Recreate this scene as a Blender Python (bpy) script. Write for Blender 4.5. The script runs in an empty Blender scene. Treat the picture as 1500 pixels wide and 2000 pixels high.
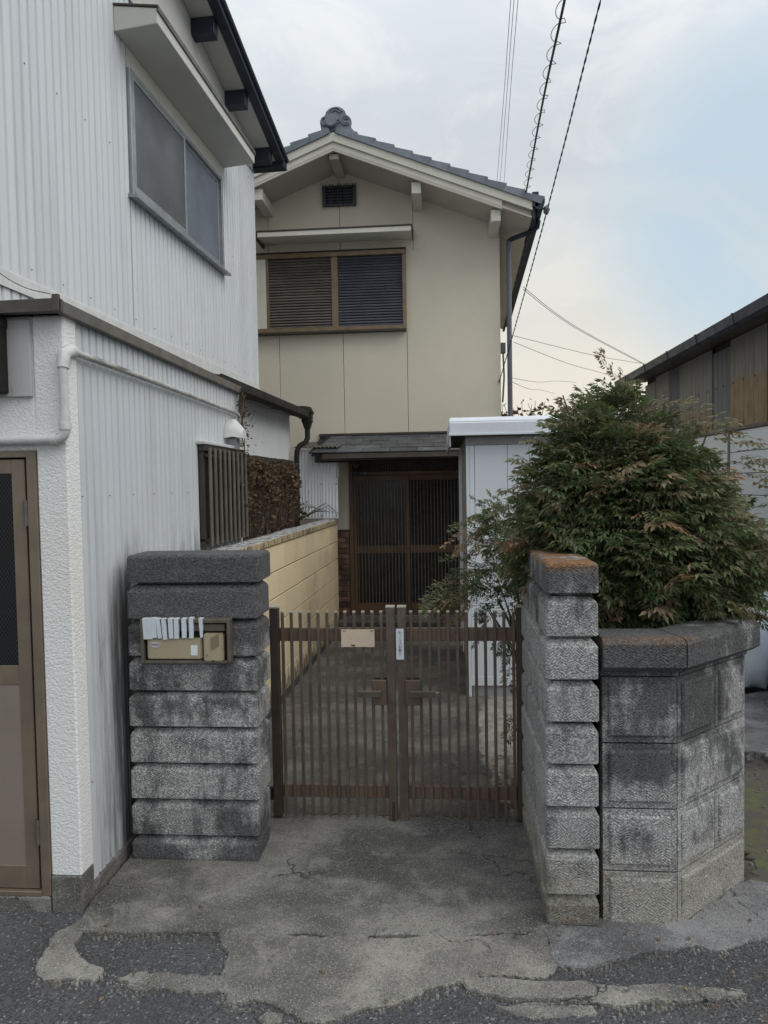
import bpy, bmesh, math, random
from mathutils import Vector, Matrix, noise
R = math.radians
rnd = random.Random(7)
sc = bpy.context.scene
col = sc.collection

# ------------------------------------------------------------------ camera
cam = bpy.data.cameras.new('camera'); camo = bpy.data.objects.new('camera', cam); col.objects.link(camo)
cam.sensor_fit = 'HORIZONTAL'; cam.sensor_width = 36; cam.lens = 33.6
cam.clip_start = .05; cam.clip_end = 3000
camo.matrix_world = Matrix.Translation((0, 0, 1.65)) @ Matrix.Rotation(R(4.5), 4, 'Z') @ Matrix.Rotation(R(90-2.25), 4, 'X') @ Matrix.Rotation(R(-1.0), 4, 'Z')
sc.camera = camo
# ------------------------------------------------------------------ colour management
sc.view_settings.view_transform = 'Standard'; sc.view_settings.look = 'None'
sc.view_settings.gamma = 1; sc.view_settings.exposure = .52; sc.view_settings.use_curve_mapping = False
# ------------------------------------------------------------------ sky
W = bpy.data.worlds.new('World'); sc.world = W; W.use_nodes = True
wt = W.node_tree; wt.nodes.clear()
def wn(t, **k):
    n = wt.nodes.new(t)
    for a, b in k.items(): setattr(n, a, b)
    return n
def wl(a, b): wt.links.new(a, b)
SUN_EL, SUN_AZ = R(48), R(108)
nish = wn('ShaderNodeTexSky', sky_type='NISHITA', sun_disc=False, sun_elevation=SUN_EL, sun_rotation=SUN_AZ)
nish.air_density = 1; nish.dust_density = 2
tc = wn('ShaderNodeTexCoord')
def dotmask(v, lo, hi):
    v = Vector(v).normalized()
    d = wn('ShaderNodeVectorMath', operation='DOT_PRODUCT'); wl(tc.outputs['Generated'], d.inputs[0]); d.inputs[1].default_value = v
    m = wn('ShaderNodeMapRange', interpolation_type='SMOOTHSTEP'); wl(d.outputs['Value'], m.inputs[0]); m.inputs[1].default_value = lo; m.inputs[2].default_value = hi
    return m.outputs[0]
def wmath(op, a, b):
    n = wn('ShaderNodeMath', operation=op)
    for i, x in enumerate((a, b)):
        if isinstance(x, (int, float)): n.inputs[i].default_value = x
        else: wl(x, n.inputs[i])
    return n.outputs[0]
def wmix(f, a, b):
    n = wn('ShaderNodeMix', data_type='RGBA')
    if isinstance(f, (int, float)): n.inputs[0].default_value = f
    else: wl(f, n.inputs[0])
    for i, x in ((6, a), (7, b)):
        if isinstance(x, tuple): n.inputs[i].default_value = (*x, 1)
        else: wl(x, n.inputs[i])
    return n.outputs[2]
sep = wn('ShaderNodeSeparateXYZ'); wl(tc.outputs['Generated'], sep.inputs[0])
def mapr(s, a, b, c=0, d=1):
    m = wn('ShaderNodeMapRange', interpolation_type='SMOOTHSTEP'); wl(s, m.inputs[0])
    for i, x in enumerate((a, b, c, d)): m.inputs[i+1].default_value = x
    return m.outputs[0]
mp = wn('ShaderNodeMapping'); wl(tc.outputs['Generated'], mp.inputs[0]); mp.inputs['Scale'].default_value = (1, 1, 2.2)
def wnoise(scale, detail, rough=.55, dist=0):
    n = wn('ShaderNodeTexNoise'); wl(mp.outputs[0], n.inputs['Vector']); n.inputs['Scale'].default_value = scale
    n.inputs['Detail'].default_value = detail; n.inputs['Roughness'].default_value = rough; n.inputs['Distortion'].default_value = dist
    return n.outputs[0]
n1 = wnoise(2.1, 6, .5, .3); n2 = wnoise(4.2, 9, .6, 1.2)
# overcast veil: cool grey-white aloft, cream at the horizon round the hidden low sun; a thin place shows pale blue
cool = wmix(mapr(n1, .38, .64), (6.5, 7.05, 7.5), (7.6, 8.0, 8.3))
cool = wmix(mapr(n2, .42, .66, 0, .75), cool, (8.35, 8.5, 8.6))
warmm = wmath('MULTIPLY', mapr(sep.outputs[2], .42, .05), dotmask((.12, 1, .10), .70, .985))
veil = wmix(wmath('MULTIPLY', warmm, .95), cool, (9.3, 8.75, 7.4))
blue = wmix(.9, nish.outputs[0], (5.9, 7.55, 8.8))
patch = wmath('MULTIPLY', dotmask((.46, 1, .36), .968, .996), mapr(n2, .35, .55, .6, 1))
thin = wmath('MULTIPLY', mapr(n1, .60, .74), .45)
pm_ = wmath('MAXIMUM', wmath('MULTIPLY', patch, .85), thin)
sky = wmix(pm_, veil, blue)
# standard overcast luminance rise from the horizon to the zenith, the same in every direction
lum = wn('ShaderNodeMapRange'); wl(sep.outputs[2], lum.inputs[0]); lum.inputs[1].default_value = .42; lum.inputs[2].default_value = 1; lum.inputs[3].default_value = .0655; lum.inputs[4].default_value = .122
bg = wn('ShaderNodeBackground'); wl(sky, bg.inputs[0]); wl(lum.outputs[0], bg.inputs[1])
out = wn('ShaderNodeOutputWorld'); wl(bg.outputs[0], out.inputs[0])
# ------------------------------------------------------------------ soft sun high behind the overcast
sun = bpy.data.lights.new('sun', 'SUN'); suno = bpy.data.objects.new('sun', sun); col.objects.link(suno)
sun.energy = 1.0; sun.angle = R(55); sun.color = (1, .95, .88)
sd = Vector((math.sin(SUN_AZ)*math.cos(SUN_EL), math.cos(SUN_AZ)*math.cos(SUN_EL), math.sin(SUN_EL)))
suno.rotation_euler = sd.to_track_quat('Z', 'Y').to_euler()
try: sc.cycles.max_bounces = 8
except Exception: pass

# ================================================================== materials
def lin(c): return tuple((x/255/12.92 if x/255 <= .04045 else ((x/255+.055)/1.055)**2.4) for x in c)
class NT:
    def __init__(s, name):
        s.m = bpy.data.materials.new(name); s.m.use_nodes = True; s.t = s.m.node_tree; s.t.nodes.clear()
        s.o = s.t.nodes.new('ShaderNodeOutputMaterial'); s.b = s.t.nodes.new('ShaderNodeBsdfPrincipled')
        s.t.links.new(s.b.outputs[0], s.o.inputs[0]); s.g = s.t.nodes.new('ShaderNodeNewGeometry'); s.pos = s.g.outputs['Position']
        s.sep = None
    def n(s, t, **k):
        n = s.t.nodes.new(t)
        for a, b in k.items(): setattr(n, a, b)
        return n
    def l(s, a, b): s.t.links.new(a, b)
    def set(s, inp, v):
        if isinstance(v, tuple): inp.default_value = (*v, 1) if len(v) == 3 and inp.type == 'RGBA' else v
        elif isinstance(v, (int, float)): inp.default_value = v
        else: s.l(v, inp)
    def math(s, op, a, b=0, c=0):
        n = s.n('ShaderNodeMath', operation=op)
        for i, x in enumerate((a, b, c)): s.set(n.inputs[i], x)
        return n.outputs[0]
    def xyz(s):
        if not s.sep:
            q = s.n('ShaderNodeSeparateXYZ'); s.l(s.pos, q.inputs[0]); s.sep = q.outputs
        return s.sep
    def vec(s, sc_):
        n = s.n('ShaderNodeVectorMath', operation='MULTIPLY'); s.l(s.pos, n.inputs[0]); n.inputs[1].default_value = sc_; return n.outputs[0]
    def noise(s, scale, detail=4, rough=.6, st=(1, 1, 1), dist=0):
        n = s.n('ShaderNodeTexNoise'); s.l(s.vec(st), n.inputs['Vector']); n.inputs['Scale'].default_value = scale
        n.inputs['Detail'].default_value = detail; n.inputs['Roughness'].default_value = rough; n.inputs['Distortion'].default_value = dist
        return n.outputs[0]
    def vor(s, scale, out='Distance', feat='F1', st=(1, 1, 1)):
        n = s.n('ShaderNodeTexVoronoi', feature=feat); s.l(s.vec(st), n.inputs['Vector']); n.inputs['Scale'].default_value = scale
        return n.outputs[out]
    def mr(s, v, a, b, c=0, d=1):
        n = s.n('ShaderNodeMapRange', interpolation_type='SMOOTHSTEP'); s.set(n.inputs[0], v)
        for i, x in enumerate((a, b, c, d)): n.inputs[i+1].default_value = x
        return n.outputs[0]
    def mix(s, f, a, b, mode='MIX'):
        n = s.n('ShaderNodeMix', data_type='RGBA', blend_type=mode); s.set(n.inputs[0], f); s.set(n.inputs[6], a); s.set(n.inputs[7], b)
        return n.outputs[2]
    def bump(s, h, strength, dist=.01, prev=None):
        n = s.n('ShaderNodeBump'); s.set(n.inputs['Height'], h); n.inputs['Strength'].default_value = strength; n.inputs['Distance'].default_value = dist
        if prev: s.l(prev, n.inputs['Normal'])
        return n.outputs[0]
    def objvar(s, c, amt):
        oi = s.n('ShaderNodeObjectInfo'); v = s.mr(oi.outputs['Random'], 0, 1, 1-amt, 1+amt)
        h = s.n('ShaderNodeHueSaturation'); s.set(h.inputs['Color'], c); s.l(v, h.inputs['Value']); return h.outputs[0]
    def done(s, color, rough=.7, nrm=None, metal=0, spec=None):
        s.set(s.b.inputs['Base Color'], color); s.set(s.b.inputs['Roughness'], rough); s.b.inputs['Metallic'].default_value = metal
        if nrm: s.l(nrm, s.b.inputs['Normal'])
        if spec is not None: s.b.inputs['Specular IOR Level'].default_value = spec
        return s.m

def simple(name, c1, c2=None, scale=6, rough=.6, bump=.15, bs=60, st=(1, 1, 1), var=0, metal=0, spec=None, grime=None):
    q = NT(name); c = c1
    c2 = c2 or tuple(x*.8 for x in c1)
    c = q.mix(q.mr(q.noise(scale, 6, .65, st), .35, .65), c1, c2)
    if grime:   # (colour, scale, lo, hi, stretch)
        gc, gs, lo, hi, gst = grime
        c = q.mix(q.mr(q.noise(gs, 7, .7, gst), lo, hi), c, gc)
    if var: c = q.objvar(c, var)
    nr = q.bump(q.noise(bs, 4, .6), bump, .004) if bump else None
    rr = q.mr(q.noise(scale*2.3, 3), .3, .7, max(rough-.1, .03), min(rough+.1, 1))
    return q.done(c, rr, nr, metal, spec)

def metal_siding(name, base, dark, low=None, zlo=0, zhi=0):
    q = NT(name)
    st = q.mr(q.noise(9, 6, .7, (1, 1, .05)), .42, .72)
    c = q.mix(st, base, tuple(x*.86 for x in base))
    c = q.mix(q.mr(q.noise(1.3, 4, .6), .45, .75, 0, .5), c, tuple(a*b for a, b in zip(base, (.94, .97, 1.0))))
    fl = q.math('MULTIPLY', q.mr(q.noise(55, 4, .7, (1, 1, .25)), .66, .76), q.mr(q.noise(3, 3), .45, .65))
    c = q.mix(fl, c, dark)
    nrm = q.bump(q.noise(4, 3, .5, (1, 1, .5)), .10, .01)
    nrm = q.bump(q.noise(160, 3, .6), .12, .002, nrm)
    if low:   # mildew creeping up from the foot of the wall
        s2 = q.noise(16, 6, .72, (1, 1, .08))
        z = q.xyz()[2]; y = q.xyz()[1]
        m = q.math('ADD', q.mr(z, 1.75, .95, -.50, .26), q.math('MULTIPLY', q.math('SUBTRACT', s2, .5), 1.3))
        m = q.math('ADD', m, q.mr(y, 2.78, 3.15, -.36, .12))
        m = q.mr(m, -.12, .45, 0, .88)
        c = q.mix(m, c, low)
    return q.done(c, q.mr(q.noise(5, 4), .3, .7, .38, .6), nrm)

hinge_m0 = simple('rusty_nail_head', (.20, .15, .11), (.12, .08, .06), 30, .8, 0)
white_siding = metal_siding('painted_ribbed_siding', (.655, .68, .70), (.30, .28, .26))
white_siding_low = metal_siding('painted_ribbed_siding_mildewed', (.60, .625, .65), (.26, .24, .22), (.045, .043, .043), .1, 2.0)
corr_white = metal_siding('corrugated_white', (.78, .80, .82), (.30, .20, .12))

def stucco_mat(name, c, big=1.0):
    q = NT(name)
    h1 = q.noise(88*big, 4, .55, (1, 1, 1.3), .5); h = q.mr(h1, .34, .66)
    nrm = q.bump(h, .5, .005); nrm = q.bump(q.noise(160, 2), .15, .002, nrm)
    cc = q.mix(q.mr(q.noise(1.6, 5), .4, .7, 0, .6), c, (c[0]*.92, c[1]*.9, c[2]*.83))
    cc = q.mix(q.mr(h1, .30, .46, .10, 0), cc, (.22, .21, .19))
    return q.done(cc, .8, nrm)
stucco = stucco_mat('rough_white_stucco', (.80, .805, .80))
plaster = simple('smooth_white_plaster', (.70, .715, .73), (.64, .66, .68), 2, .8, .1, 90)
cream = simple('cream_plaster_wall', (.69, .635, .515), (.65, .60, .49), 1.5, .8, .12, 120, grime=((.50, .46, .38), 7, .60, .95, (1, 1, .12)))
cream_trim = simple('cream_painted_board', (.66, .64, .56), (.60, .58, .5), 3, .6, .1, 60)
soffit_m = simple('soffit_board', (.55, .55, .52), (.5, .5, .47), 2, .7, .05)
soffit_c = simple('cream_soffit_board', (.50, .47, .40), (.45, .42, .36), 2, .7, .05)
dark_metal = simple('dark_blue_grey_metal', (.022, .028, .044), (.03, .036, .054), 5, .5, .08, 40, spec=.35)
black_plastic = simple('black_gutter_plastic', (.017, .016, .016), (.03, .028, .026), 5, .62, .08, 50, spec=.2)
brown_flash = simple('brown_roof_flashing', (.055, .046, .042), (.085, .072, .064), 6, .5, .1, 50, grime=((.13, .11, .095), 12, .6, .8, (1, 1, 1)))
alu = simple('silver_aluminium', (.36, .38, .40), (.28, .30, .32), 8, .42, .05, 60, metal=.5)
alu_brown = simple('bronze_aluminium', (.215, .172, .128), (.175, .14, .105), 5, .45, .05, 60, metal=.25)
alu_dark = simple('dark_bronze_aluminium', (.075, .062, .05), (.055, .046, .038), 5, .45, .05, 60, metal=.3)
door_panel = simple('door_lower_panel', (.235, .20, .165), (.215, .18, .15), 3, .5, .03)
gold_frame = simple('bronze_window_frame', (.235, .170, .105), (.18, .13, .08), 6, .5, .05, 60, metal=.2)
slat_m = simple('shutter_slat_brown', (.135, .112, .095), (.10, .085, .075), 4, .45, .04, var=.12, metal=.1)
grey_slat_m = simple('shutter_slat_grey', (.075, .08, .10), (.06, .064, .08), 4, .45, .04, var=.12, metal=.1)
dark_in = simple('dark_interior', (.012, .012, .013), (.016, .016, .016), 5, .8, 0)
door_wood = simple('brown_door_frame', (.155, .088, .048), (.10, .060, .036), 3, .5, .1, 50, st=(1, 1, .3))
door_dark = simple('dark_brown_lattice', (.19, .16, .135), (.12, .10, .085), 5, .45, .06, 50)
gate_m = simple('brown_gate_metal', (.125, .095, .075), (.085, .064, .052), 9, .5, .12, 70, grime=((.15, .135, .105), 14, .5, .7, (1, 1, .3)))
gate_rail = simple('faded_brown_gate_rail', (.165, .108, .076), (.12, .080, .060), 7, .55, .1, 60, grime=((.07, .045, .035), 12, .55, .75, (1, 1, 2)))
cap_m = simple('weathered_picket_cap', (.42, .41, .37), (.3, .29, .25), 30, .55, .05)
tile_grey = simple('smoked_roof_tile', (.20, .225, .265), (.15, .17, .20), 7, .48, .2, 70, var=.12)
slate = simple('grey_slate_tile', (.095, .098, .108), (.055, .057, .064), 5, .5, .3, 60, st=(1, 1, 1), var=.22, grime=((.22, .22, .22), 14, .6, .8, (.5, 1, 1)))
brick_m = simple('brown_glazed_tile', (.24, .125, .08), (.12, .072, .055), 9, .45, .2, 80, var=.38)
mortar = simple('dark_mortar', (.10, .09, .08), (.07, .065, .06), 20, .9, .2)
shed_m = simple('pale_blue_shed_panel', (.76, .81, .86), (.72, .77, .82), 1.5, .42, .03, 30, grime=((.45, .47, .48), 3, .62, .9, (1, 1, .12)))
shed_trim = simple('grey_shed_trim', (.36, .36, .385), (.30, .30, .32), 4, .45, .05)
shed_roof = simple('pale_shed_roof', (.74, .78, .83), (.68, .72, .78), 2.5, .4, .05, grime=((.48, .49, .5), 20, .62, .8, (1, 1, 1)))
plate_m = simple('beige_sign_plate', (.66, .55, .42), (.62, .51, .385), 4, .5, .02)
rust = simple('rust', (.12, .05, .02), (.07, .03, .015), 40, .9, .3, 100)
paper = simple('white_plastic_plate', (.72, .76, .80), (.68, .72, .77), 5, .4, 0)
ink = simple('dark_ink', (.06, .07, .075), None, 5, .6, 0)
tape_m = simple('white_tape', (.62, .68, .74), (.56, .62, .68), 30, .6, .1, 90)
box_beige = simple('beige_plastic', (.39, .33, .225), (.35, .30, .21), 6, .5, .03)
box_brown = simple('brown_metal_surround', (.16, .14, .11), (.12, .105, .085), 8, .45, .05, metal=.3)
white_paint = simple('thick_white_paint', (.60, .61, .60), (.52, .53, .53), 14, .5, .45, 35, grime=((.16, .15, .14), 25, .66, .76, (1, 1, 1)))
pipe_dirty = simple('dirty_painted_pipe', (.50, .50, .48), (.38, .37, .35), 18, .6, .2, 50, grime=((.12, .11, .10), 9, .45, .7, (1, .4, 3)))
bag_m = simple('white_plastic_sack', (.62, .68, .76), (.54, .60, .68), 4, .35, .5, 12)
wood_pale = simple('weathered_white_wood', (.50, .50, .50), (.42, .42, .42), 4, .7, .15, 40, st=(1, 1, .1), grime=((.14, .13, .13), 30, .6, .72, (1, 1, .12)))
cable_m = simple('black_cable', (.02, .02, .022), None, 5, .6, 0)
cable_g = simple('grey_cable', (.11, .115, .125), None, 5, .5, 0)
far_wire = simple('faded_far_wire', (.22, .2, .2), None, 5, .6, 0)
stem_m = simple('brown_stem', (.11, .075, .05), (.07, .05, .035), 20, .8, .2)
soil_m = simple('dark_soil', (.05, .042, .033), (.03, .026, .022), 18, .95, .8, 50)
wh_panel = simple('pale_blue_wall_panel', (.74, .79, .85), (.70, .75, .81), 1.5, .5, .03, 40, var=.03)
post_grey = simple('grey_brown_post', (.17, .165, .16), (.13, .125, .12), 6, .6, .1)

def glass_mat(name, c, rough=.12, tint=None, streak=0):
    q = NT(name)
    cc = c
    if tint: cc = q.mix(q.mr(q.noise(2.2, 3, .5), .4, .65), c, tint)
    if streak: cc = q.mix(q.mr(q.noise(40, 3, .6, (1, 1, .3)), .62, .72, 0, streak), cc, (.4, .38, .34))
    return q.done(cc, q.mr(q.noise(3, 2), .3, .7, rough*.8, rough*1.3), q.bump(q.noise(2.5, 2), .06, .01), 0, .5)
frost_l = glass_mat('frosted_glass_dim', (.085, .09, .098), .38, (.115, .12, .13))
frost_r = glass_mat('frosted_glass_lighter', (.16, .185, .23), .36, (.12, .145, .185), .35)
glass_dark = glass_mat('dark_door_glass', (.012, .013, .014), .3)
def wired_mat():
    q = NT('wired_glass'); x, y, z = q.xyz()[0], q.xyz()[1], q.xyz()[2]
    def w(a): return q.math('LESS_THAN', q.math('ABSOLUTE', q.math('SUBTRACT', q.math('FRACT', q.math('DIVIDE', a, .021)), .5)), .045)
    m = q.math('MAXIMUM', w(q.math('ADD', q.math('MULTIPLY', x, 1.5), z)), w(q.math('SUBTRACT', q.math('MULTIPLY', x, 1.5), z)))
    return q.done(q.mix(m, (.010, .011, .013), (.06, .06, .058)), .45, None, 0, .18)
wired = wired_mat()

def stone_mat(name, sect):
    """chiselled concrete block; sect: 'pillar' / 'wing' / 'planter' weathering"""
    q = NT(name); x, y, z = q.xyz()[0], q.xyz()[1], q.xyz()[2]
    u = q.math('ADD', x, y)
    wob = q.math('MULTIPLY', q.math('SUBTRACT', q.noise(26, 4, .65), .5), .042)
    zig = q.math('PINGPONG', u, .03)
    ph = q.math('ADD', q.math('ADD', q.math('MULTIPLY', zig, .75), z), wob)
    amp = q.mr(q.noise(13, 4, .6), .33, .6)
    rid = q.math('MULTIPLY', q.math('SINE', q.math('MULTIPLY', ph, 6.2832/.0115)), amp)
    rough_n = q.noise(105, 5, .8); mid = q.noise(45, 5, .7)
    h = q.math('ADD', q.math('MULTIPLY', rid, .26), q.math('ADD', rough_n, q.math('MULTIPLY', mid, 1.2)))
    nrm = q.bump(h, 1.0, .009)
    base = q.mix(q.mr(q.noise(120, 4, .8), .38, .62), *(((.23, .23, .235), (.76, .76, .75)) if sect == 'pillar' else ((.27, .27, .275), (.80, .80, .79))))
    base = q.mix(q.mr(rid, -.7, .5, .42, 0), base, (.08, .08, .083))
    base = q.mix(q.mr(rough_n, .35, .5, .45, 0), base, (.09, .09, .093))
    # weathering: black algae from above and in patches
    al = q.noise(4.2, 6, .62); al2 = q.noise(12, 5, .68, (1, 1, .28))
    s = q.math('ADD', q.math('MULTIPLY', al, 1.1), q.math('MULTIPLY', al2, .75)); s = q.math('SUBTRACT', s, .125)
    if sect == 'pillar': s = q.math('ADD', s, q.mr(z, .85, 1.12, 0, .36)); s = q.math('ADD', s, q.mr(z, .42, .02, 0, .13))
    elif sect == 'wing': s = q.math('ADD', s, q.mr(z, 1.0, 1.33, -.06, .14)); s = q.math('ADD', s, q.mr(z, .12, .02, 0, .3))
    else:
        s = q.math('ADD', s, q.math('MULTIPLY', q.math('SINE', q.math('MULTIPLY', z, 12.6)), .07)); s = q.math('ADD', s, q.mr(z, .62, .85, .0, .18)); s = q.math('ADD', s, q.mr(y, 2.95, 2.75, -.05, .06)); s = q.math('SUBTRACT', s, q.mr(z, .30, .16, 0, .25))
    m = q.mr(s, .74, .98, 0, .90)
    c = q.mix(m, base, q.mix(q.mr(rough_n, .4, .65), (.045, .046, .05), (.16, .16, .165)))
    if sect != 'pillar':
        zz = (.0, .36) if sect == 'wing' else (.02, .30)
        wm = q.math('MULTIPLY', q.mr(q.math('ADD', z, q.math('MULTIPLY', q.math('SUBTRACT', al2, .5), .5)), zz[1], zz[0]+.12), .45)
        c = q.mix(wm, c, q.mix(q.mr(rough_n, .35, .65), (.22, .20, .15), (.56, .52, .41)))
        om = q.math('MULTIPLY', q.mr(q.noise(22, 5, .7), .55, .68), q.mr(z, .33, .2))
        c = q.mix(q.math('MULTIPLY', om, .55), c, (.26, .14, .05))
        tm = q.mr(q.math('ADD', z, q.math('MULTIPLY', q.noise(26, 4), .05)), *((1.335, 1.375) if sect == 'wing' else (1.062, 1.10)))
        if sect == 'planter': tm = q.math('MULTIPLY', tm, q.math('MULTIPLY', q.mr(y, 2.72, 2.64), .6))
        c = q.mix(q.math('MULTIPLY', tm, q.mr(q.noise(9, 4), .36, .52)), c, q.mix(q.mr(rough_n, .4, .6), (.15, .07, .03), (.30, .17, .08)))
    lich = q.mr(q.noise(34, 5, .6), .62, .70, 0, .35)
    c = q.mix(lich, c, (.33, .32, .26))
    c = q.objvar(c, .10)
    return q.done(c, .92, nrm)
stone_pillar = stone_mat('chiselled_block_pillar', 'pillar')
stone_wing = stone_mat('chiselled_block_wing', 'wing')
stone_planter = stone_mat('chiselled_block_planter', 'planter')
joint_m = simple('dark_joint', (.035, .034, .034), (.02, .02, .02), 20, .95, .3)  # near-black core seen in the joints between blocks and panels

def yellow_mat():
    q = NT('yellow_split_block'); z = q.xyz()[2]
    f = q.noise(120, 4, .7)
    c = q.mix(q.mr(q.noise(150, 3, .6), .36, .62), (.72, .57, .35), (.80, .67, .46))
    c = q.mix(q.mr(q.noise(85, 5, .75), .60, .68, 0, .8), c, (.30, .235, .15))
    c = q.mix(q.mr(q.noise(2.2, 5), .5, .8, 0, .5), c, (.34, .28, .185))
    d = q.math('ADD', q.mr(z, .34, .0, -.3, .35), q.math('MULTIPLY', q.math('SUBTRACT', q.noise(22, 5, .7, (1, 1, .4)), .5), 1.7))
    c = q.mix(q.mr(d, .0, .35, 0, .85), c, (.045, .035, .025))
    return q.done(q.objvar(c, .05), .9, q.bump(f, .8, .006))
yellow = yellow_mat()
def coping_mat():
    q = NT('weathered_wall_coping'); n_ = q.g.outputs['Normal']; s3 = q.n('ShaderNodeSeparateXYZ'); q.l(n_, s3.inputs[0])
    top = q.mr(s3.outputs[2], .5, .9)
    side = q.mix(q.mr(q.noise(40, 5, .7, (1, 1, .2)), .46, .60), (.46, .37, .22), (.07, .055, .035))
    tp = q.mix(q.mr(q.noise(26, 6, .7), .42, .62), (.46, .47, .47), (.085, .08, .072))
    return q.done(q.mix(top, side, tp), .9, q.bump(q.noise(60, 5), .6, .006))
coping_y = coping_mat()

def conc_mat(name, a, b, dark, lo=.45, hi=.62, cracks=True, pale=None):
    q = NT(name); x, y = q.xyz()[0], q.xyz()[1]
    c = q.mix(q.mr(q.noise(3.2, 7, .62), .36, .64), a, b)
    c = q.mix(q.mr(q.noise(1.5, 6, .6, (1, 1.5, 1), .3), lo, hi, 0, .82), c, dark)
    if pale:   # a newer, paler pour with its own ragged outline
        px_, py_, rx_, ry_, pc = pale
        d2 = q.math('ADD', q.math('POWER', q.math('DIVIDE', q.math('SUBTRACT', x, px_), rx_), 2), q.math('POWER', q.math('DIVIDE', q.math('SUBTRACT', y, py_), ry_), 2))
        d2 = q.math('ADD', d2, q.math('MULTIPLY', q.math('SUBTRACT', q.noise(7, 5, .65), .5), 1.6))
        c = q.mix(q.mr(d2, 1.1, .85), c, q.mix(q.mr(q.noise(9, 5, .6), .4, .62), pc, tuple(v*.68 for v in pc)))
    if cracks:
        ed = q.n('ShaderNodeTexVoronoi', feature='DISTANCE_TO_EDGE'); ed.inputs['Scale'].default_value = 1.55
        wv = q.n('ShaderNodeVectorMath', operation='ADD'); nv = q.n('ShaderNodeTexNoise'); q.l(q.pos, nv.inputs['Vector']); nv.inputs['Scale'].default_value = 9; nv.inputs['Detail'].default_value = 5
        sv = q.n('ShaderNodeVectorMath', operation='SCALE'); q.l(nv.outputs['Color'], sv.inputs[0]); sv.inputs['Scale'].default_value = .16
        q.l(q.pos, wv.inputs[0]); q.l(sv.outputs[0], wv.inputs[1]); q.l(wv.outputs[0], ed.inputs['Vector'])
        ck = q.math('MULTIPLY', q.mr(ed.outputs[0], .0075, .003), q.mr(q.noise(1.9, 3), .50, .56))
        c = q.mix(q.math('MULTIPLY', ck, .85), c, (.018, .017, .016))
    ag = q.vor(260, 'Color'); sp = q.n('ShaderNodeSeparateXYZ'); q.l(ag, sp.inputs[0])
    c = q.mix(q.mr(sp.outputs[0], .84, .95, 0, .45), c, tuple(min(1, v*1.8) for v in a))
    c = q.mix(q.mr(sp.outputs[1], .78, .9, 0, .6), c, (.025, .024, .023))
    c = q.mix(q.mr(q.noise(46, 5, .7), .6, .7, 0, .35), c, (.30, .29, .26))
    c = q.mix(q.mr(q.noise(5.5, 8, .72, (1, 1, 1), .6), .53, .62, 0, .34), c, tuple(min(1, v*1.35) for v in a))
    c = q.mix(q.mr(q.noise(18, 6, .7), .58, .68, 0, .55), c, dark)
    h = q.math('ADD', q.noise(90, 5, .7), q.math('MULTIPLY', q.noise(14, 4), 1.6))
    nrm = q.bump(h, .5, .006)
    nrm = q.bump(q.vor(150), .35, .003, nrm)
    return q.done(c, .88, nrm)
concrete = conc_mat('driveway_concrete', (.225, .218, .20), (.128, .124, .116), (.055, .054, .053), .40, .62)
concrete_inner = conc_mat('dark_yard_concrete', (.17, .16, .14), (.11, .103, .094), (.055, .053, .05), .36, .6, True, (.47, 4.55, .24, 1.15, (.36, .34, .29)))  # wet, darker concrete of the path behind the gate
concrete_light = conc_mat('broken_pale_concrete', (.248, .240, .219), (.160, .155, .144), (.085, .082, .078), .40, .60)
concrete_pale2 = conc_mat('bluish_worn_concrete', (.22, .22, .225), (.12, .12, .125), (.065, .065, .068), .45, .65)
def asphalt_mat():
    q = NT('old_asphalt')
    v = q.vor(150, 'Color'); sp = q.n('ShaderNodeSeparateXYZ'); q.l(v, sp.inputs[0])
    c = q.mix(q.mr(q.noise(2.2, 6), .38, .64), (.072, .073, .078), (.048, .048, .052))
    c = q.mix(q.mr(sp.outputs[0], .35, .95, 0, .5), c, (.13, .13, .138))
    c = q.mix(q.mr(sp.outputs[1], .93, .97, 0, .75), c, (.27, .265, .26))
    c = q.mix(q.mr(sp.outputs[2], .6, .9, 0, .7), c, (.02, .02, .022))
    c = q.mix(q.mr(q.noise(1.7, 5, .6), .5, .7, 0, .5), c, (.05, .052, .06))
    c = q.mix(q.mr(q.noise(11, 5), .6, .75, 0, .35), c, (.10, .09, .075))
    h = q.math('SUBTRACT', 1.0, q.vor(120))
    nrm = q.bump(h, .9, .006); nrm = q.bump(q.noise(20, 5, .7), .7, .012, nrm)
    return q.done(c, .82, nrm)
asphalt = asphalt_mat()
def dirt_mat():
    q = NT('gritty_ground')
    c = q.mix(q.mr(q.noise(5, 7, .65), .38, .62), (.10, .09, .078), (.05, .048, .044))
    c = q.mix(q.mr(q.noise(2.6, 6, .6), .50, .60), c, (.052, .058, .022))
    c = q.mix(q.mr(q.noise(70, 4, .7), .6, .7, 0, .7), c, (.20, .19, .17))
    return q.done(c, .95, q.bump(q.noise(45, 6, .7), .9, .014))
dirt = dirt_mat()
moss_m = simple('green_moss', (.10, .12, .04), (.10, .092, .065), 16, .95, 1, 60, grime=((.085, .078, .068), 11, .42, .56, (1, 1, 1)))

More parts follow.
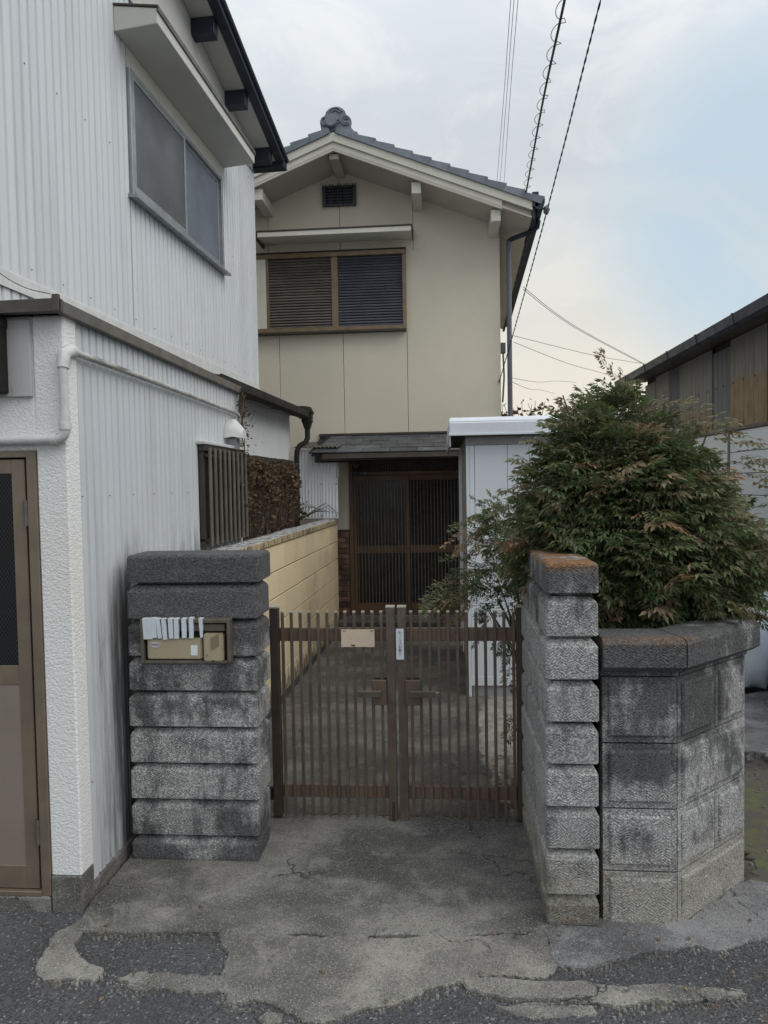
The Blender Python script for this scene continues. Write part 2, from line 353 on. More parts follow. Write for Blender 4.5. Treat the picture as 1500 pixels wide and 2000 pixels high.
def leaf_mat(name, ramp, rough=.42):
    q = NT(name); a = q.n('ShaderNodeAttribute', attribute_name='tint')
    oi = q.n('ShaderNodeObjectInfo')
    r = q.n('ShaderNodeValToRGB'); q.l(a.outputs['Fac'], r.inputs[0])
    e = r.color_ramp.elements
    while len(e) < len(ramp): e.new(.5)
    for el, (p, c) in zip(e, ramp): el.position = p; el.color = (*c, 1)
    c = q.mix(q.mr(q.noise(30, 2), .35, .65, 0, .3), r.outputs[0], (.035, .045, .02))
    q.b.inputs['Subsurface Weight'].default_value = 0
    m = q.done(c, rough, None, 0, .35)
    tr = q.n('ShaderNodeBsdfTranslucent'); q.l(c, tr.inputs[0])
    mx = q.n('ShaderNodeMixShader'); mx.inputs[0].default_value = .36
    q.l(q.b.outputs[0], mx.inputs[1]); q.l(tr.outputs[0], mx.inputs[2]); q.l(mx.outputs[0], q.o.inputs[0])
    return m
leaf_green = leaf_mat('nandina_leaf', [(0, (.062, .105, .042)), (.36, (.130, .178, .075)), (.58, (.215, .215, .115)), (.78, (.33, .25, .165)), (1, (.42, .25, .145))])
leaf_dead = leaf_mat('dead_ivy_leaf', [(0, (.07, .048, .034)), (.5, (.165, .105, .066)), (.85, (.29, .19, .115)), (1, (.44, .31, .19))], .7)
leaf_vine = leaf_mat('vine_leaf', [(0, (.03, .035, .018)), (.5, (.08, .06, .03)), (1, (.17, .10, .05))], .6)

def wh_sheet_mat(name, top, low, cut, k):
    q = NT(name); z = q.xyz()[2]
    s = q.noise(20, 6, .7, (1, 1, .05))
    m = q.mr(q.math('ADD', z, q.math('MULTIPLY', q.math('SUBTRACT', s, .5), .22)), cut+.06, cut-.06)
    c = q.mix(m, q.mix(q.mr(s, .4, .65), top, tuple(v*.65 for v in top)), q.mix(q.mr(q.noise(7, 5), .4, .65), low, tuple(v*.72 for v in low)))
    c = q.mix(q.mr(q.noise(60, 4, .7), .68, .74), c, (.10, .05, .03))
    return q.done(c, .6, q.bump(q.noise(9, 3, .5, (1, 1, .3)), .3, .01), .15)
whs = [wh_sheet_mat('galvanised_sheet_rusted_%s' % n_, t_, l_, c_, 1) for n_, t_, l_, c_ in
       (('tan', (.26, .25, .24), (.30, .215, .125), 2.62), ('grey', (.17, .18, .20), (.20, .205, .21), 2.3), ('mottled', (.24, .245, .25), (.27, .20, .13), 2.42), ('blue', (.10, .11, .15), (.12, .125, .15), 2.2))]

# ================================================================== mesh helpers
class MB:
    def __init__(s, fn=None): s.v = []; s.f = []; s.fn = fn
    def add(s, vs, fs):
        o = len(s.v); s.v += [tuple(s.fn(*p)) if s.fn else tuple(p) for p in vs]; s.f += [tuple(i+o for i in f) for f in fs]; return s
    def box(s, a, b, c, d, e, f):
        return s.add([(a, c, e), (b, c, e), (b, d, e), (a, d, e), (a, c, f), (b, c, f), (b, d, f), (a, d, f)],
                     [(0, 3, 2, 1), (4, 5, 6, 7), (0, 1, 5, 4), (1, 2, 6, 5), (2, 3, 7, 6), (3, 0, 4, 7)])
    def hexa(s, p):   # 8 points, bottom 4 then top 4
        return s.add(p, [(0, 3, 2, 1), (4, 5, 6, 7), (0, 1, 5, 4), (1, 2, 6, 5), (2, 3, 7, 6), (3, 0, 4, 7)])
    def quad(s, *p): return s.add(p, [tuple(range(len(p)))])
    def loft(s, rings, cap=True):
        n = len(rings[0]); vs = [p for r in rings for p in r]; fs = []
        for i in range(len(rings)-1):
            for j in range(n): k = (j+1) % n; fs.append((i*n+j, i*n+k, (i+1)*n+k, (i+1)*n+j))
        if cap: fs.append(tuple(reversed(range(n)))); fs.append(tuple(range((len(rings)-1)*n, len(rings)*n)))
        return s.add(vs, fs)
    def prism(s, poly, f0, f1):   # poly of 2D pts; f0/f1 map (a,b)->3D
        return s.loft([[f0(*p) for p in poly], [f1(*p) for p in poly]])
    def tube(s, pts, r, n=8, cap=True):
        pts = [Vector(p) for p in pts]; rings = []; up = Vector((0, 0, 1)); prev = None
        for i, p in enumerate(pts):
            t = (pts[min(i+1, len(pts)-1)]-pts[max(i-1, 0)]).normalized()
            if prev is None:
                a = up if abs(t.z) < .9 else Vector((1, 0, 0)); x = t.cross(a).normalized()
            else: x = (prev-t*prev.dot(t)).normalized()
            prev = x; y = t.cross(x); rr = r[i] if isinstance(r, (list, tuple)) else r
            rings.append([tuple(p+(x*math.cos(2*math.pi*k/n)+y*math.sin(2*math.pi*k/n))*rr) for k in range(n)])
        return s.loft(rings, cap)
    def ellipsoid(s, c, rx, ry, rz, nu=16, nv=10, nz=None):
        rings = []
        for i in range(nv+1):
            a = -math.pi/2+math.pi*max(.02, min(.98, i/nv))
            ring = []
            for j in range(nu):
                b = 2*math.pi*j/nu; d = Vector((math.cos(a)*math.cos(b), math.cos(a)*math.sin(b), math.sin(a))); k = 1+(nz(d) if nz else 0)
                ring.append((c[0]+d.x*rx*k, c[1]+d.y*ry*k, c[2]+d.z*rz*k))
            rings.append(ring)
        return s.loft(rings)
ORG = {}
def newmesh(name, mb, mat, org=(0, 0, 0), bevel=0, smooth=False, seg=1):
    me = bpy.data.meshes.new(name); o = Vector(org)
    me.from_pydata([tuple(Vector(p)-o) for p in mb.v], [], mb.f); me.materials.append(mat)
    bm = bmesh.new(); bm.from_mesh(me)
    bmesh.ops.recalc_face_normals(bm, faces=bm.faces)
    if bevel:
        ed = [e for e in bm.edges if len(e.link_faces) == 2 and e.calc_face_angle(0) > .5]
        bmesh.ops.bevel(bm, geom=ed, offset=bevel, segments=seg, affect='EDGES', clamp_overlap=True)
    if smooth:
        for f in bm.faces: f.smooth = True
        for e in bm.edges:
            if len(e.link_faces) == 2 and e.calc_face_angle(0) > .7: e.smooth = False
    bm.to_mesh(me); bm.free(); me.update()
    return me
def thing(name, label, cat, loc=(0, 0, 0), group=None):
    o = bpy.data.objects.new(name, None); col.objects.link(o); o.location = loc; o.empty_display_size = .1
    o['label'] = label; o['category'] = cat
    if group: o['group'] = group
    ORG[o.name] = Vector(loc); return o
def part(name, mb, mat, parent=None, bevel=0, smooth=False, org=None, label=None, cat=None, group=None, kind=None, seg=1):
    base = ORG[parent.name] if parent else Vector(org or (0, 0, 0))
    me = newmesh(name, mb, mat, base, bevel, smooth, seg)
    o = bpy.data.objects.new(name, me); col.objects.link(o)
    if parent: o.parent = parent
    else: o.location = base
    ORG[o.name] = base
    if label: o['label'] = label
    if cat: o['category'] = cat
    if group: o['group'] = group
    if kind: o['kind'] = kind
    return o
def piece(name, me, parent, loc, rot=None, scale=None):
    o = bpy.data.objects.new(name, me); col.objects.link(o); o.parent = parent; o.location = Vector(loc)-ORG[parent.name]
    if rot is not None: o.rotation_euler = rot
    if scale is not None: o.scale = scale
    ORG[o.name] = Vector(loc); return o
_bc = {}
def boxmesh(name, sx, sy, sz, mat, bevel=.002):
    k = (name, round(sx, 4), round(sy, 4), round(sz, 4), mat.name, bevel)
    if k not in _bc: _bc[k] = newmesh(name, MB().box(-sx/2, sx/2, -sy/2, sy/2, -sz/2, sz/2), mat, bevel=bevel)
    return _bc[k]
def bx(name, a, b, c, d, e, f, mat, parent=None, bevel=.002, **k): return part(name, MB().box(a, b, c, d, e, f), mat, parent, bevel, **k)
def struct(name, mb, mat, bevel=0, **k): return part(name, mb, mat, None, bevel, kind='structure', **k)
def arc(c, r, a0, a1, n, f):
    return [f(c[0]+r*math.cos(a0+(a1-a0)*i/n), c[1]+r*math.sin(a0+(a1-a0)*i/n)) for i in range(n+1)]
def text_mesh(txt, size):
    cu = bpy.data.curves.new('t', 'FONT'); cu.body = txt; cu.size = size; cu.align_x = 'CENTER'; cu.align_y = 'CENTER'; cu.extrude = .0006
    ob = bpy.data.objects.new('t', cu); col.objects.link(ob); bpy.context.view_layer.update()
    me = bpy.data.meshes.new_from_object(ob.evaluated_get(bpy.context.evaluated_depsgraph_get()))
    vs = [tuple(v.co) for v in me.vertices]; fs = [tuple(p.vertices) for p in me.polygons]
    bpy.data.objects.remove(ob); return vs, fs
def text_mb(items):   # items: (txt,size,x,z,rot90) on plane y
    mb = MB()
    for txt, size, x, y, z, rot in items:
        vs, fs = text_mesh(txt, size)
        mb.add([((x-v[1] if rot else x+v[0]), y-v[2], (z+(-v[0] if rot else v[1]))) for v in vs], fs) if not rot else mb.add([(x+v[1], y-v[2], z-v[0]) for v in vs], fs)
    return mb
def ribbed(mb, s0, s1, zf0, zf1, pitch=.06, dep=.009, duty=.7, off=0):
    """ribbed sheet on the frame (n,s,z); flats at n=0, grooves at n=-dep; zf0/zf1 are functions of s or numbers"""
    z0 = zf0 if callable(zf0) else (lambda s: zf0); z1 = zf1 if callable(zf1) else (lambda s: zf1)
    pts = []; s = math.floor((s0-off)/pitch)*pitch+off
    while s < s1+pitch:
        for a, n_ in ((0, 0), (duty, 0), (duty+.08, -dep), (.92, -dep)):
            pts.append((s+a*pitch, n_))
        s += pitch
    pts = [(max(s0, min(s1, a)), b) for a, b in pts]
    q = [pts[0]]
    for p in pts[1:]:
        if p[0] > q[-1][0]+1e-5: q.append(p)
        elif p[0] >= s1-1e-5: break
    vs = []; fs = []
    for i, (a, b) in enumerate(q):
        vs += [(b, a, z0(a)), (b, a, z1(a))]
        if i: fs.append((2*i-2, 2*i, 2*i+1, 2*i-1))
    mb.add(vs, fs); return mb
def sine_sheet(mb, u0, u1, z0, z1, pitch, amp, f, n=6):
    k = int((u1-u0)/pitch*n); vs = []; fs = []
    for i in range(k+1):
        u = u0+(u1-u0)*i/k; d = amp*math.sin(2*math.pi*i/n)
        vs += [f(u, d, z0), f(u, d, z1)]
        if i: fs.append((2*i-2, 2*i, 2*i+1, 2*i-1))
    return mb.add(vs, fs)

# ================================================================== GROUND
def ragged(poly, amp=.010, step=.008, seed=0):
    out_ = []
    for i, p in enumerate(poly):
        q = poly[(i+1) % len(poly)]; a = Vector((*p, 0)); b = Vector((*q, 0)); L = (b-a).length; n = max(1, int(L/step))
        nn = Vector((-(b-a).y, (b-a).x, 0)).normalized() if L > 0 else Vector((0, 0, 0))
        for k in range(n):
            c = a.lerp(b, k/n)
            d = noise.noise(Vector((c.x*8+seed, c.y*8, 3.3)))*2.2+noise.noise(Vector((c.x*30, c.y*30+seed, 1)))*1.2+noise.noise(Vector((c.x*90, c.y*90+seed, 1)))*.5
            fade = 1
            c = c+nn*d*amp*fade; out_.append((c.x, c.y))
    return out_
def slab(name, poly, ztop, zbot, mat, amp=.010, seed=0, **k):
    p = ragged(poly, amp, seed=seed) if amp else poly
    mb = MB(); cx = sum(a for a, b in p)/len(p); cy = sum(b for a, b in p)/len(p)
    sh_ = .0 if not amp else .006
    def inw(a, b): d = max(.02, math.hypot(a-cx, b-cy)); return (a-(a-cx)/d*sh_, b-(b-cy)/d*sh_)
    mb.loft([[(a, b, zbot) for a, b in p], [(a, b, ztop-.006) for a, b in p], [(*inw(a, b), ztop) for a, b in p]])
    return struct(name, mb, mat, **k)
struct('ground', MB().quad((-400, -400, -.06), (400, -400, -.06), (400, 800, -.06), (-400, 800, -.06)), dirt)
rd = MB()
nx, ny = 90, 40
vs = []; fs = []
for j in range(ny+1):
    for i in range(nx+1):
        x = -3.2+7.0*i/nx; y = .6+2.35*j/ny
        z = -.017+.005*noise.noise(Vector((x*2.2, y*2.2, 0)))+.003*noise.noise(Vector((x*9, y*9, 4)))
        vs.append((x, y, z))
for j in range(ny):
    for i in range(nx): a = j*(nx+1)+i; fs.append((a, a+1, a+nx+2, a+nx+1))
rd.add(vs, fs)
rd.quad((-60, -5, -.03), (-3.2, -5, -.03), (-3.2, 2.7, -.03), (-60, 2.7, -.03)); rd.quad((3.8, -5, -.03), (60, -5, -.03), (60, 2.7, -.03), (3.8, 2.7, -.03)); rd.quad((-3.2, -5, -.03), (3.8, -5, -.03), (3.8, .6, -.03), (-3.2, .6, -.03))
struct('road', rd, asphalt)
slab('driveway', [(-1.415, 2.66), (-1.405, 2.588), (-1.385, 2.525), (-1.1, 2.528), (-.837, 2.545), (-.5, 2.55), (-.022, 2.56), (.355, 2.60), (.60, 2.70), (.60, 3.50), (-1.42, 3.50)], 0, -.05, concrete, .006, 1)
slab('yard_path', [(-1.5, 3.50), (.60, 3.50), (1.35, 3.55), (1.35, 8.2), (-1.5, 8.2)], 0, -.05, concrete_inner, 0, 2)
slab('pavement_rim', [(-1.405, 2.60), (-1.455, 2.477), (-1.423, 2.337), (-1.362, 2.280), (-1.192, 2.266), (-1.184, 2.323), (-1.30, 2.375), (-1.345, 2.45), (-1.355, 2.53)], -.004, -.05, concrete_light, .010, 2)
slab('pavement_chunk', [(-1.117, 2.288), (-1.056, 2.322), (-.913, 2.324), (-.74, 2.318), (-.73, 2.246), (-.920, 2.249), (-1.019, 2.236)], -.006, -.05, concrete_light, .010, 3)
slab('broken_apron', [(-.837, 2.552), (-.774, 2.398), (-.757, 2.282), (-.703, 2.190), (-.560, 2.186), (-.449, 2.127), (-.356, 2.143), (-.311, 2.167), (-.218, 2.209), (-.073, 2.282), (.029, 2.331), (.089, 2.357), (.327, 2.365), (.378, 2.418), (.366, 2.57), (.355, 2.603), (-.022, 2.563), (-.5, 2.553)], -.004, -.05, concrete_light, .012, 4)
slab('kerb_strip', [(.05, 2.340), (.217, 2.350), (.483, 2.340), (.763, 2.344), (.952, 2.337), (.964, 2.310), (.772, 2.281), (.624, 2.262), (.448, 2.257), (.190, 2.259), (.06, 2.303)], -.002, -.05, concrete_light, .007, 5)
slab('pavement_flake', [(.140, 2.236), (.270, 2.247), (.463, 2.253), (.463, 2.216), (.262, 2.183), (.177, 2.204)], -.012, -.05, concrete_light, .009, 7)
slab('loose_concrete_fragment', [(-.587, 2.130), (-.570, 2.159), (-.520, 2.155), (-.514, 2.127), (-.558, 2.110)], -.004, -.05, concrete_light, .004, 8)
slab('worn_pavement', [(.355, 2.66), (.362, 2.541), (.380, 2.432), (.483, 2.432), (.651, 2.486), (.849, 2.560), (.948, 2.543), (1.151, 2.610), (1.6, 2.62), (1.6, 2.86), (1.25, 3.0), (.9, 2.72), (.6, 2.72)], -.002, -.05, concrete_pale2, .010, 9)
slab('side_strip_slab', [(1.9, 3.0), (2.3, 3.1), (2.9, 4.9), (2.9, 6.0), (1.7, 5.3), (1.55, 4.6), (1.95, 4.45)], -.02, -.06, concrete_pale2, .02, 12)
slab('moss_patch', [(1.33, 3.25), (1.42, 3.75), (1.62, 4.12), (1.95, 4.25), (1.72, 3.6), (1.50, 3.02), (1.32, 3.02)], -.04, -.06, moss_m, .03, 10, )
slab('mossy_verge', [(1.2, 2.95), (1.62, 2.84), (2.2, 3.3), (1.75, 3.5), (1.3, 3.2)], -.045, -.06, dirt, .03, 11)
# pebbles and grit
def pebbles(name, region, n, smin, smax, mat, label):
    mb = MB()
    for i in range(n):
        x = rnd.uniform(region[0], region[1]); y = rnd.uniform(region[2], region[3]); s = rnd.uniform(smin, smax)*rnd.choice((.6, .8, 1, 1.2))
        z = region[4]; a = rnd.uniform(0, 6.28); ca, sa = math.cos(a), math.sin(a)
        pts = [(1, 0, 0), (.3, .8, 0), (-.8, .5, 0), (-.7, -.6, 0), (.4, -.8, 0)]
        pts = [(px*rnd.uniform(.8, 1.2), py*rnd.uniform(.8, 1.2)) for px, py, _ in pts]
        low = [(x+(px*ca-py*sa)*s, y+(px*sa+py*ca)*s*.8, z) for px, py in pts]
        hi = [(x+(px*ca-py*sa)*s*.6, y+(px*sa+py*ca)*s*.5, z+s*.7) for px, py in pts]
        mb.loft([low, hi])
    part(name, mb, mat, None, kind='stuff', label=label, cat='gravel')
peb_m = simple('pale_grit', (.19, .185, .175), (.08, .08, .08), 40, .85, .3, 100)
peb_d = simple('dark_grit', (.055, .055, .06), (.11, .11, .115), 60, .85, .3, 100)
pebbles('road_gravel', (-1.9, 1.7, 1.95, 2.45, -.024), 1500, .003, .0075, peb_d, 'loose dark grit scattered on the broken asphalt of the road')
pebbles('pale_gravel', (-1.5, 1.6, 2.0, 2.55, -.022), 260, .003, .007, peb_m, 'pale chips of stone scattered over the road edge')
pebbles('side_gravel', (1.1, 2.4, 2.75, 5.2, -.045), 700, .005, .016, peb_m, 'pale stones and rubble beside the stone planter')
pebbles('yard_grit', (-1.2, .55, 2.6, 6, .001), 60, .002, .005, peb_m, 'few bright chips lying on the concrete path')
# crumbs broken off along the ragged concrete edges
crumb = MB(); edge_lines = [[(-1.43, 2.34), (-1.36, 2.27), (-1.19, 2.26), (-1.18, 2.33)], [(-1.12, 2.27), (-1.02, 2.23), (-.92, 2.24), (-.75, 2.24), (-.70, 2.18), (-.56, 2.175), (-.45, 2.115), (-.31, 2.155), (-.22, 2.20), (-.07, 2.27), (.05, 2.33)], [(.06, 2.30), (.19, 2.25), (.45, 2.245), (.62, 2.25), (.77, 2.27), (.96, 2.30)], [(.38, 2.42), (.48, 2.42), (.65, 2.475), (.85, 2.55), (.95, 2.53), (1.15, 2.60)], [(-1.30, 2.50), (-1.1, 2.515), (-.84, 2.53)]]
for ln in edge_lines:
    for (x0, y0), (x1, y1) in zip(ln, ln[1:]):
        for _ in range(int(math.hypot(x1-x0, y1-y0)*240)):
            t_ = rnd.random(); x = x0+(x1-x0)*t_+rnd.gauss(0, .012); y = y0+(y1-y0)*t_+rnd.gauss(0, .014); s_ = rnd.choice((.002, .003, .003, .004, .006, .009)); n_ = rnd.choice((4, 5, 6)); a0 = rnd.uniform(0, 6)
            lo_ = [(x+s_*rnd.uniform(.7, 1.2)*math.cos(a0+6.283*k/n_), y+s_*rnd.uniform(.6, 1)*math.sin(a0+6.283*k/n_), -.02) for k in range(n_)]
            crumb.loft([lo_, [(x+(px-x)*.6, y+(py-y)*.6, -.014+s_*.6) for px, py, pz in lo_]])
part('concrete_crumbs', crumb, concrete_light, None, kind='stuff', label='small crumbs of concrete lying along the broken slab edges', cat='rubble')
# dead leaves on the ground
def leafquads(centers, size, tintf, flat=0):
    mb = MB(); tints = []
    for c in centers:
        a = rnd.uniform(0, 6.28); t = Vector((math.cos(a), math.sin(a), rnd.uniform(-.8, .8)*(1-flat))).normalized()
        u = Vector((rnd.uniform(-1, 1), rnd.uniform(-1, 1), rnd.uniform(-1, 1))) if not flat else Vector((0, 0, 1))
        w = t.cross(u).normalized(); nn = w.cross(t); L = size*rnd.uniform(.6, 1.3); c = Vector(c)
        mb.add([tuple(c-t*L*.5), tuple(c+w*L*.32+nn*L*.12), tuple(c+t*L*.5), tuple(c-w*L*.32+nn*L*.12)], [(0, 1, 2), (0, 2, 3)])
        tints.append(tintf())
    return mb, tints
def leafpart(name, mb, tints, mat, parent=None, nper=4, **k):
    base = ORG[parent.name] if parent else Vector(k.pop('org', (0, 0, 0)))
    me = bpy.data.meshes.new(name); me.from_pydata([tuple(Vector(p)-base) for p in mb.v], [], mb.f); me.materials.append(mat)
    at = me.attributes.new('tint', 'FLOAT', 'POINT'); vals = []
    for t in tints: vals += [t]*nper
    at.data.foreach_set('value', vals[:len(me.vertices)]); me.update()
    o = bpy.data.objects.new(name, me); col.objects.link(o)
    if parent: o.parent = parent
    else: o.location = base
    ORG[o.name] = base
    for a, b in k.items(): o[{'cat': 'category'}.get(a, a)] = b
    return o
mb, ti = leafquads([(rnd.choice((rnd.gauss(-1.25, .12), rnd.uniform(-1.3, 1.2), rnd.gauss(.9, .25))), rnd.uniform(2.1, 2.72), .004) for _ in range(46)], .020, lambda: rnd.uniform(.3, 1), .85)
leafpart('leaf_litter', mb, ti, leaf_dead, kind='stuff', label='tiny dry leaf fragments scattered on the concrete and road in front of the gate', cat='leaves')
mb, ti = leafquads([(rnd.uniform(.28, .6)+rnd.uniform(-.1, .1), rnd.uniform(3.6, 4.3), .012) for _ in range(90)], .035, lambda: rnd.uniform(.4, 1), .8)
leafpart('fallen_leaves', mb, ti, leaf_dead, kind='stuff', label='dry brown leaves fallen on the path under the shrub behind the gate', cat='leaves')

# ================================================================== pillars of stacked blocks
def rect8(x0, x1, y0, y1, z, ins, c=.008):
    x0 += ins; x1 -= ins; y0 += ins; y1 -= ins
    return [(x0+c, y0, z), (x1-c, y0, z), (x1, y0+c, z), (x1, y1-c, z), (x1-c, y1, z), (x0+c, y1, z), (x0, y1-c, z), (x0, y0+c, z)]
def course(x0, x1, y0, y1, z0, z1, first=False, top=False):
    lv = [(z0+.001, .034), (z0+.012, .034), (z0+.013, .0015), (z0+.016, 0)] if not first else [(z0, .004), (z0+.01, .002)]
    if top: lv += [(z1-.014, 0), (z1-.004, .006), (z1, .016)]
    else: lv += [(z1-.028, 0), (z1-.025, .003), (z1-.019, .005), (z1-.006, .019), (z1, .024)]
    j = rnd.uniform(-.002, .002)
    return MB().loft([rect8(x0+j, x1+j, y0+j, y1+j, z, i) for z, i in lv])
t = thing('gate_pillar', 'wide gate pillar of nine dark chiselled blocks carrying the intercom panel', 'gate pillar', (-1.09, 3.14, 0))
zs = [0, .100, .262, .424, .586, .746, .900, 1.064, 1.222, 1.357]
for i in range(9):
    x0, x1 = -1.394+.0022*i, -.816+.0030*i
    if i == 8: x1 += .006
    part('block', course(x0, x1, 3.03, 3.25, zs[i], zs[i+1], i == 0, i == 8), stone_pillar, t, .0015)
part('mortar_core', MB().box(-1.345, -.856, 3.075, 3.205, .02, 1.33), joint_m, t)
t = thing('gate_pillar', 'narrow gate pillar of light chiselled blocks with an orange stained top, right of the gate', 'gate pillar', (.47, 3.05, 0))
zs = [0, .105, .277, .437, .596, .752, .910, 1.069, 1.226, 1.352]
for i in range(9):
    x0, x1 = .372+.0012*i, .566+.0004*i
    part('block', course(x0, x1, 2.640, 3.47, zs[i], zs[i+1], i == 0, i == 8), stone_wing, t, .0015)
part('mortar_core', MB().box(.412, .530, 2.69, 3.43, .02, 1.33), joint_m, t)

# ================================================================== planter
t = thing('stone_planter', 'raised angular planter of dark chiselled blocks filled with the big bush', 'planter', (.92, 3.2, 0))
def edge_frame(p, q):
    p = Vector((*p, 0)); q = Vector((*q, 0)); u = (q-p).normalized(); n_ = Vector((u.y, -u.x, 0))
    return (lambda a, d, z: tuple(p+u*a+n_*d+Vector((0, 0, z)))), (q-p).length
F0, L0 = edge_frame((.586, 2.688), (.860, 2.685)); F1, L1 = edge_frame((.860, 2.685), (1.238, 3.022)); F2, L2 = edge_frame((1.238, 3.022), (1.238, 4.05))
rows = [-.058, .187, .425, .672, .922]
def pblock(F, a, b, z0, z1, parent):
    mb = MB(F); g = .003
    mb.loft([[(a+g, -.10, z0+g), (b-g, -.10, z0+g), (b-g, 0, z0+g), (a+g, 0, z0+g)], [(a+g, -.10, z1-g), (b-g, -.10, z1-g), (b-g, 0, z1-g), (a+g, 0, z1-g)]])
    m = .022
    def ring(i, d): return [(a+g+i, d, z0+g+i), (b-g-i, d, z0+g+i), (b-g-i, d, z1-g-i), (a+g+i, d, z1-g-i)]
    mb.loft([ring(m, -.002), ring(m+.001, .004), ring(m+.008, .010)])
    return part('block', mb, stone_planter, parent, .0012)
for r in range(4):
    z0, z1 = rows[r], rows[r+1]
    pblock(F0, 0, L0, z0, z1, t)
    if r in (1, 3):
        pblock(F1, 0, L1*.53, z0, z1, t); pblock(F1, L1*.53, L1, z0, z1, t)
    else: pblock(F1, 0, L1, z0, z1, t)
    k = 0 if r % 2 else .2; a = 0
    while a < L2-.01:
        b = min(L2, a+.39+(k-.39 if a == 0 and k else 0)); pblock(F2, a, b, z0, z1, t); a = b
core = [(.60, 2.70), (.855, 2.70), (1.225, 3.03), (1.225, 4.04), (.60, 4.04)]
mb = MB(); mb.prism(core, lambda a, b: (a, b, -.055), lambda a, b: (a, b, .93)); part('mortar_core', mb, joint_m, t)
part('soil', MB().add([(.66, 2.83, 1.0), (.85, 2.83, 1.0), (1.14, 3.08, 1.0), (1.14, 4.0, 1.02), (.66, 4.0, 1.02), (.85, 3.4, 1.06)], [(0, 1, 5), (1, 2, 5), (2, 3, 5), (3, 4, 5), (4, 0, 5)]), soil_m, t)
def cope(outer, inner, name='coping_stone'):
    # outer: edge points at full overhang, inner: inside edge
    def ring(o_in, z):   # move outer pts towards inner by o_in
        pts = []
        for o_, i_ in zip(outer, inner):
            o_ = Vector(o_); i_ = Vector(i_); d = (i_-o_).normalized(); pts.append((*(o_+d*o_in), z))
        return pts+[(*p, z) for p in reversed(inner)]
    mb = MB(); mb.loft([ring(.050, .925), ring(.048, .942), ring(.028, .948), ring(0, .968), ring(0, 1.052), ring(.012, 1.068), ring(.03, 1.072)])
    part(name, mb, stone_planter, t, .0015)
g = .0025
cope([(.583, 2.637), (.880-g, 2.636)], [(.583, 2.83), (.83-g, 2.83)])
cope([(.880+g, 2.637), (1.288, 3.000-g)], [(.83+g, 2.831), (1.14, 3.09-g)])
cope([(1.288, 3.000+g), (1.288, 4.1)], [(1.14, 3.09+g), (1.14, 4.0)])

# ================================================================== nandina shrubs
def spray(seed, tint0, L=.30, leaf=.043, wid=.37, droop=.9):
    r = random.Random(seed); mb = MB(); tints = []
    def leafat(p, d, up, s, tt):
        d = d.normalized(); w = d.cross(up).normalized(); nn = w.cross(d).normalized()
        w = (w*math.cos(.5)+nn*r.uniform(-.5, .5)).normalized(); nn = w.cross(d).normalized()
        hw = s*wid*.5; tip = p+d*s-nn*s*.12; m1 = p+d*s*.42+w*hw+nn*s*.05; m2 = p+d*s*.42-w*hw+nn*s*.05; mid = p+d*s*.45-nn*s*.02
        mb.add([tuple(p), tuple(m1), tuple(tip), tuple(m2), tuple(mid)], [(0, 1, 4), (1, 2, 4), (0, 4, 3), (4, 2, 3)])
        tints.append(max(0, min(1, tt+r.gauss(0, .09))))
    up = Vector((0, 0, 1))
    def P(x, y): return Vector((x, y, -droop*x*x+.04*math.sin(x*20)))
    ts = [.24, .36, .47, .58, .69, .80, .90]
    for tpos in ts:
        x = L*tpos; base = P(x, 0); slope = Vector((1, 0, -2*droop*x)).normalized()
        for sg in (-1, 1):
            pl = L*(.42-.30*tpos)*r.uniform(.8, 1.2); a = sg*R(r.uniform(42, 62)); d = (Matrix.Rotation(a, 3, 'Z') @ slope); d.z += r.uniform(-.15, .25); d.normalize()
            for q in (.45, .8):
                for s2 in (-1, 1):
                    dd = Matrix.Rotation(s2*R(45), 3, 'Z') @ d; dd.z += r.uniform(-.35, .25)
                    leafat(base+d*pl*q, dd, up, leaf*r.uniform(.7, 1.05), tint0+.10*q+.12*tpos)
            leafat(base+d*pl, d+Vector((0, 0, r.uniform(-.3, .2))), up, leaf*r.uniform(.9, 1.2), tint0+.12+.12*tpos)
    for a in (-35, 0, 35): leafat(P(L*.97, 0), Matrix.Rotation(R(a), 3, 'Z') @ Vector((1, 0, -.5)), up, leaf*1.1, tint0+.25)
    pts = [P(L*q/6, 0) for q in range(7)]
    for a, b in zip(pts, pts[1:]): mb.add([tuple(a-Vector((0, .0012, 0))), tuple(a+Vector((0, .0012, 0))), tuple(b+Vector((0, .0009, 0))), tuple(b-Vector((0, .0009, 0))), tuple((a+b)/2+Vector((0, 0, .0015)))], [(0, 1, 4), (1, 2, 4), (2, 3, 4), (3, 0, 4)]); tints.append(.75)
    return mb, tints
def stem_strip(mb, pts, r): mb.tube(pts, r, 4, False)
def make_variants(n, tf, **k):
    out_ = []
    for i in range(n):
        mb, ti = spray(100+i, tf(i), **k)
        me = bpy.data.meshes.new('leaf_spray'); me.from_pydata(mb.v, [], mb.f); me.materials.append(leaf_green)
        at = me.attributes.new('tint', 'FLOAT', 'POINT'); vals = []
        for q in ti: vals += [q]*5
        at.data.foreach_set('value', vals); out_.append((me, mb, ti))
    return out_
def orient(pos, d, roll, sc_):
    d = d.normalized(); up = Vector((0, 0, 1))
    if abs(d.z) > .95: up = Vector((1, 0, 0))
    y = up.cross(d).normalized(); z = d.cross(y)
    m = Matrix((d, y, z)).transposed().to_4x4()
    return Matrix.Translation(pos) @ m @ Matrix.Rotation(roll, 4, 'X') @ Matrix.Scale(sc_, 4)
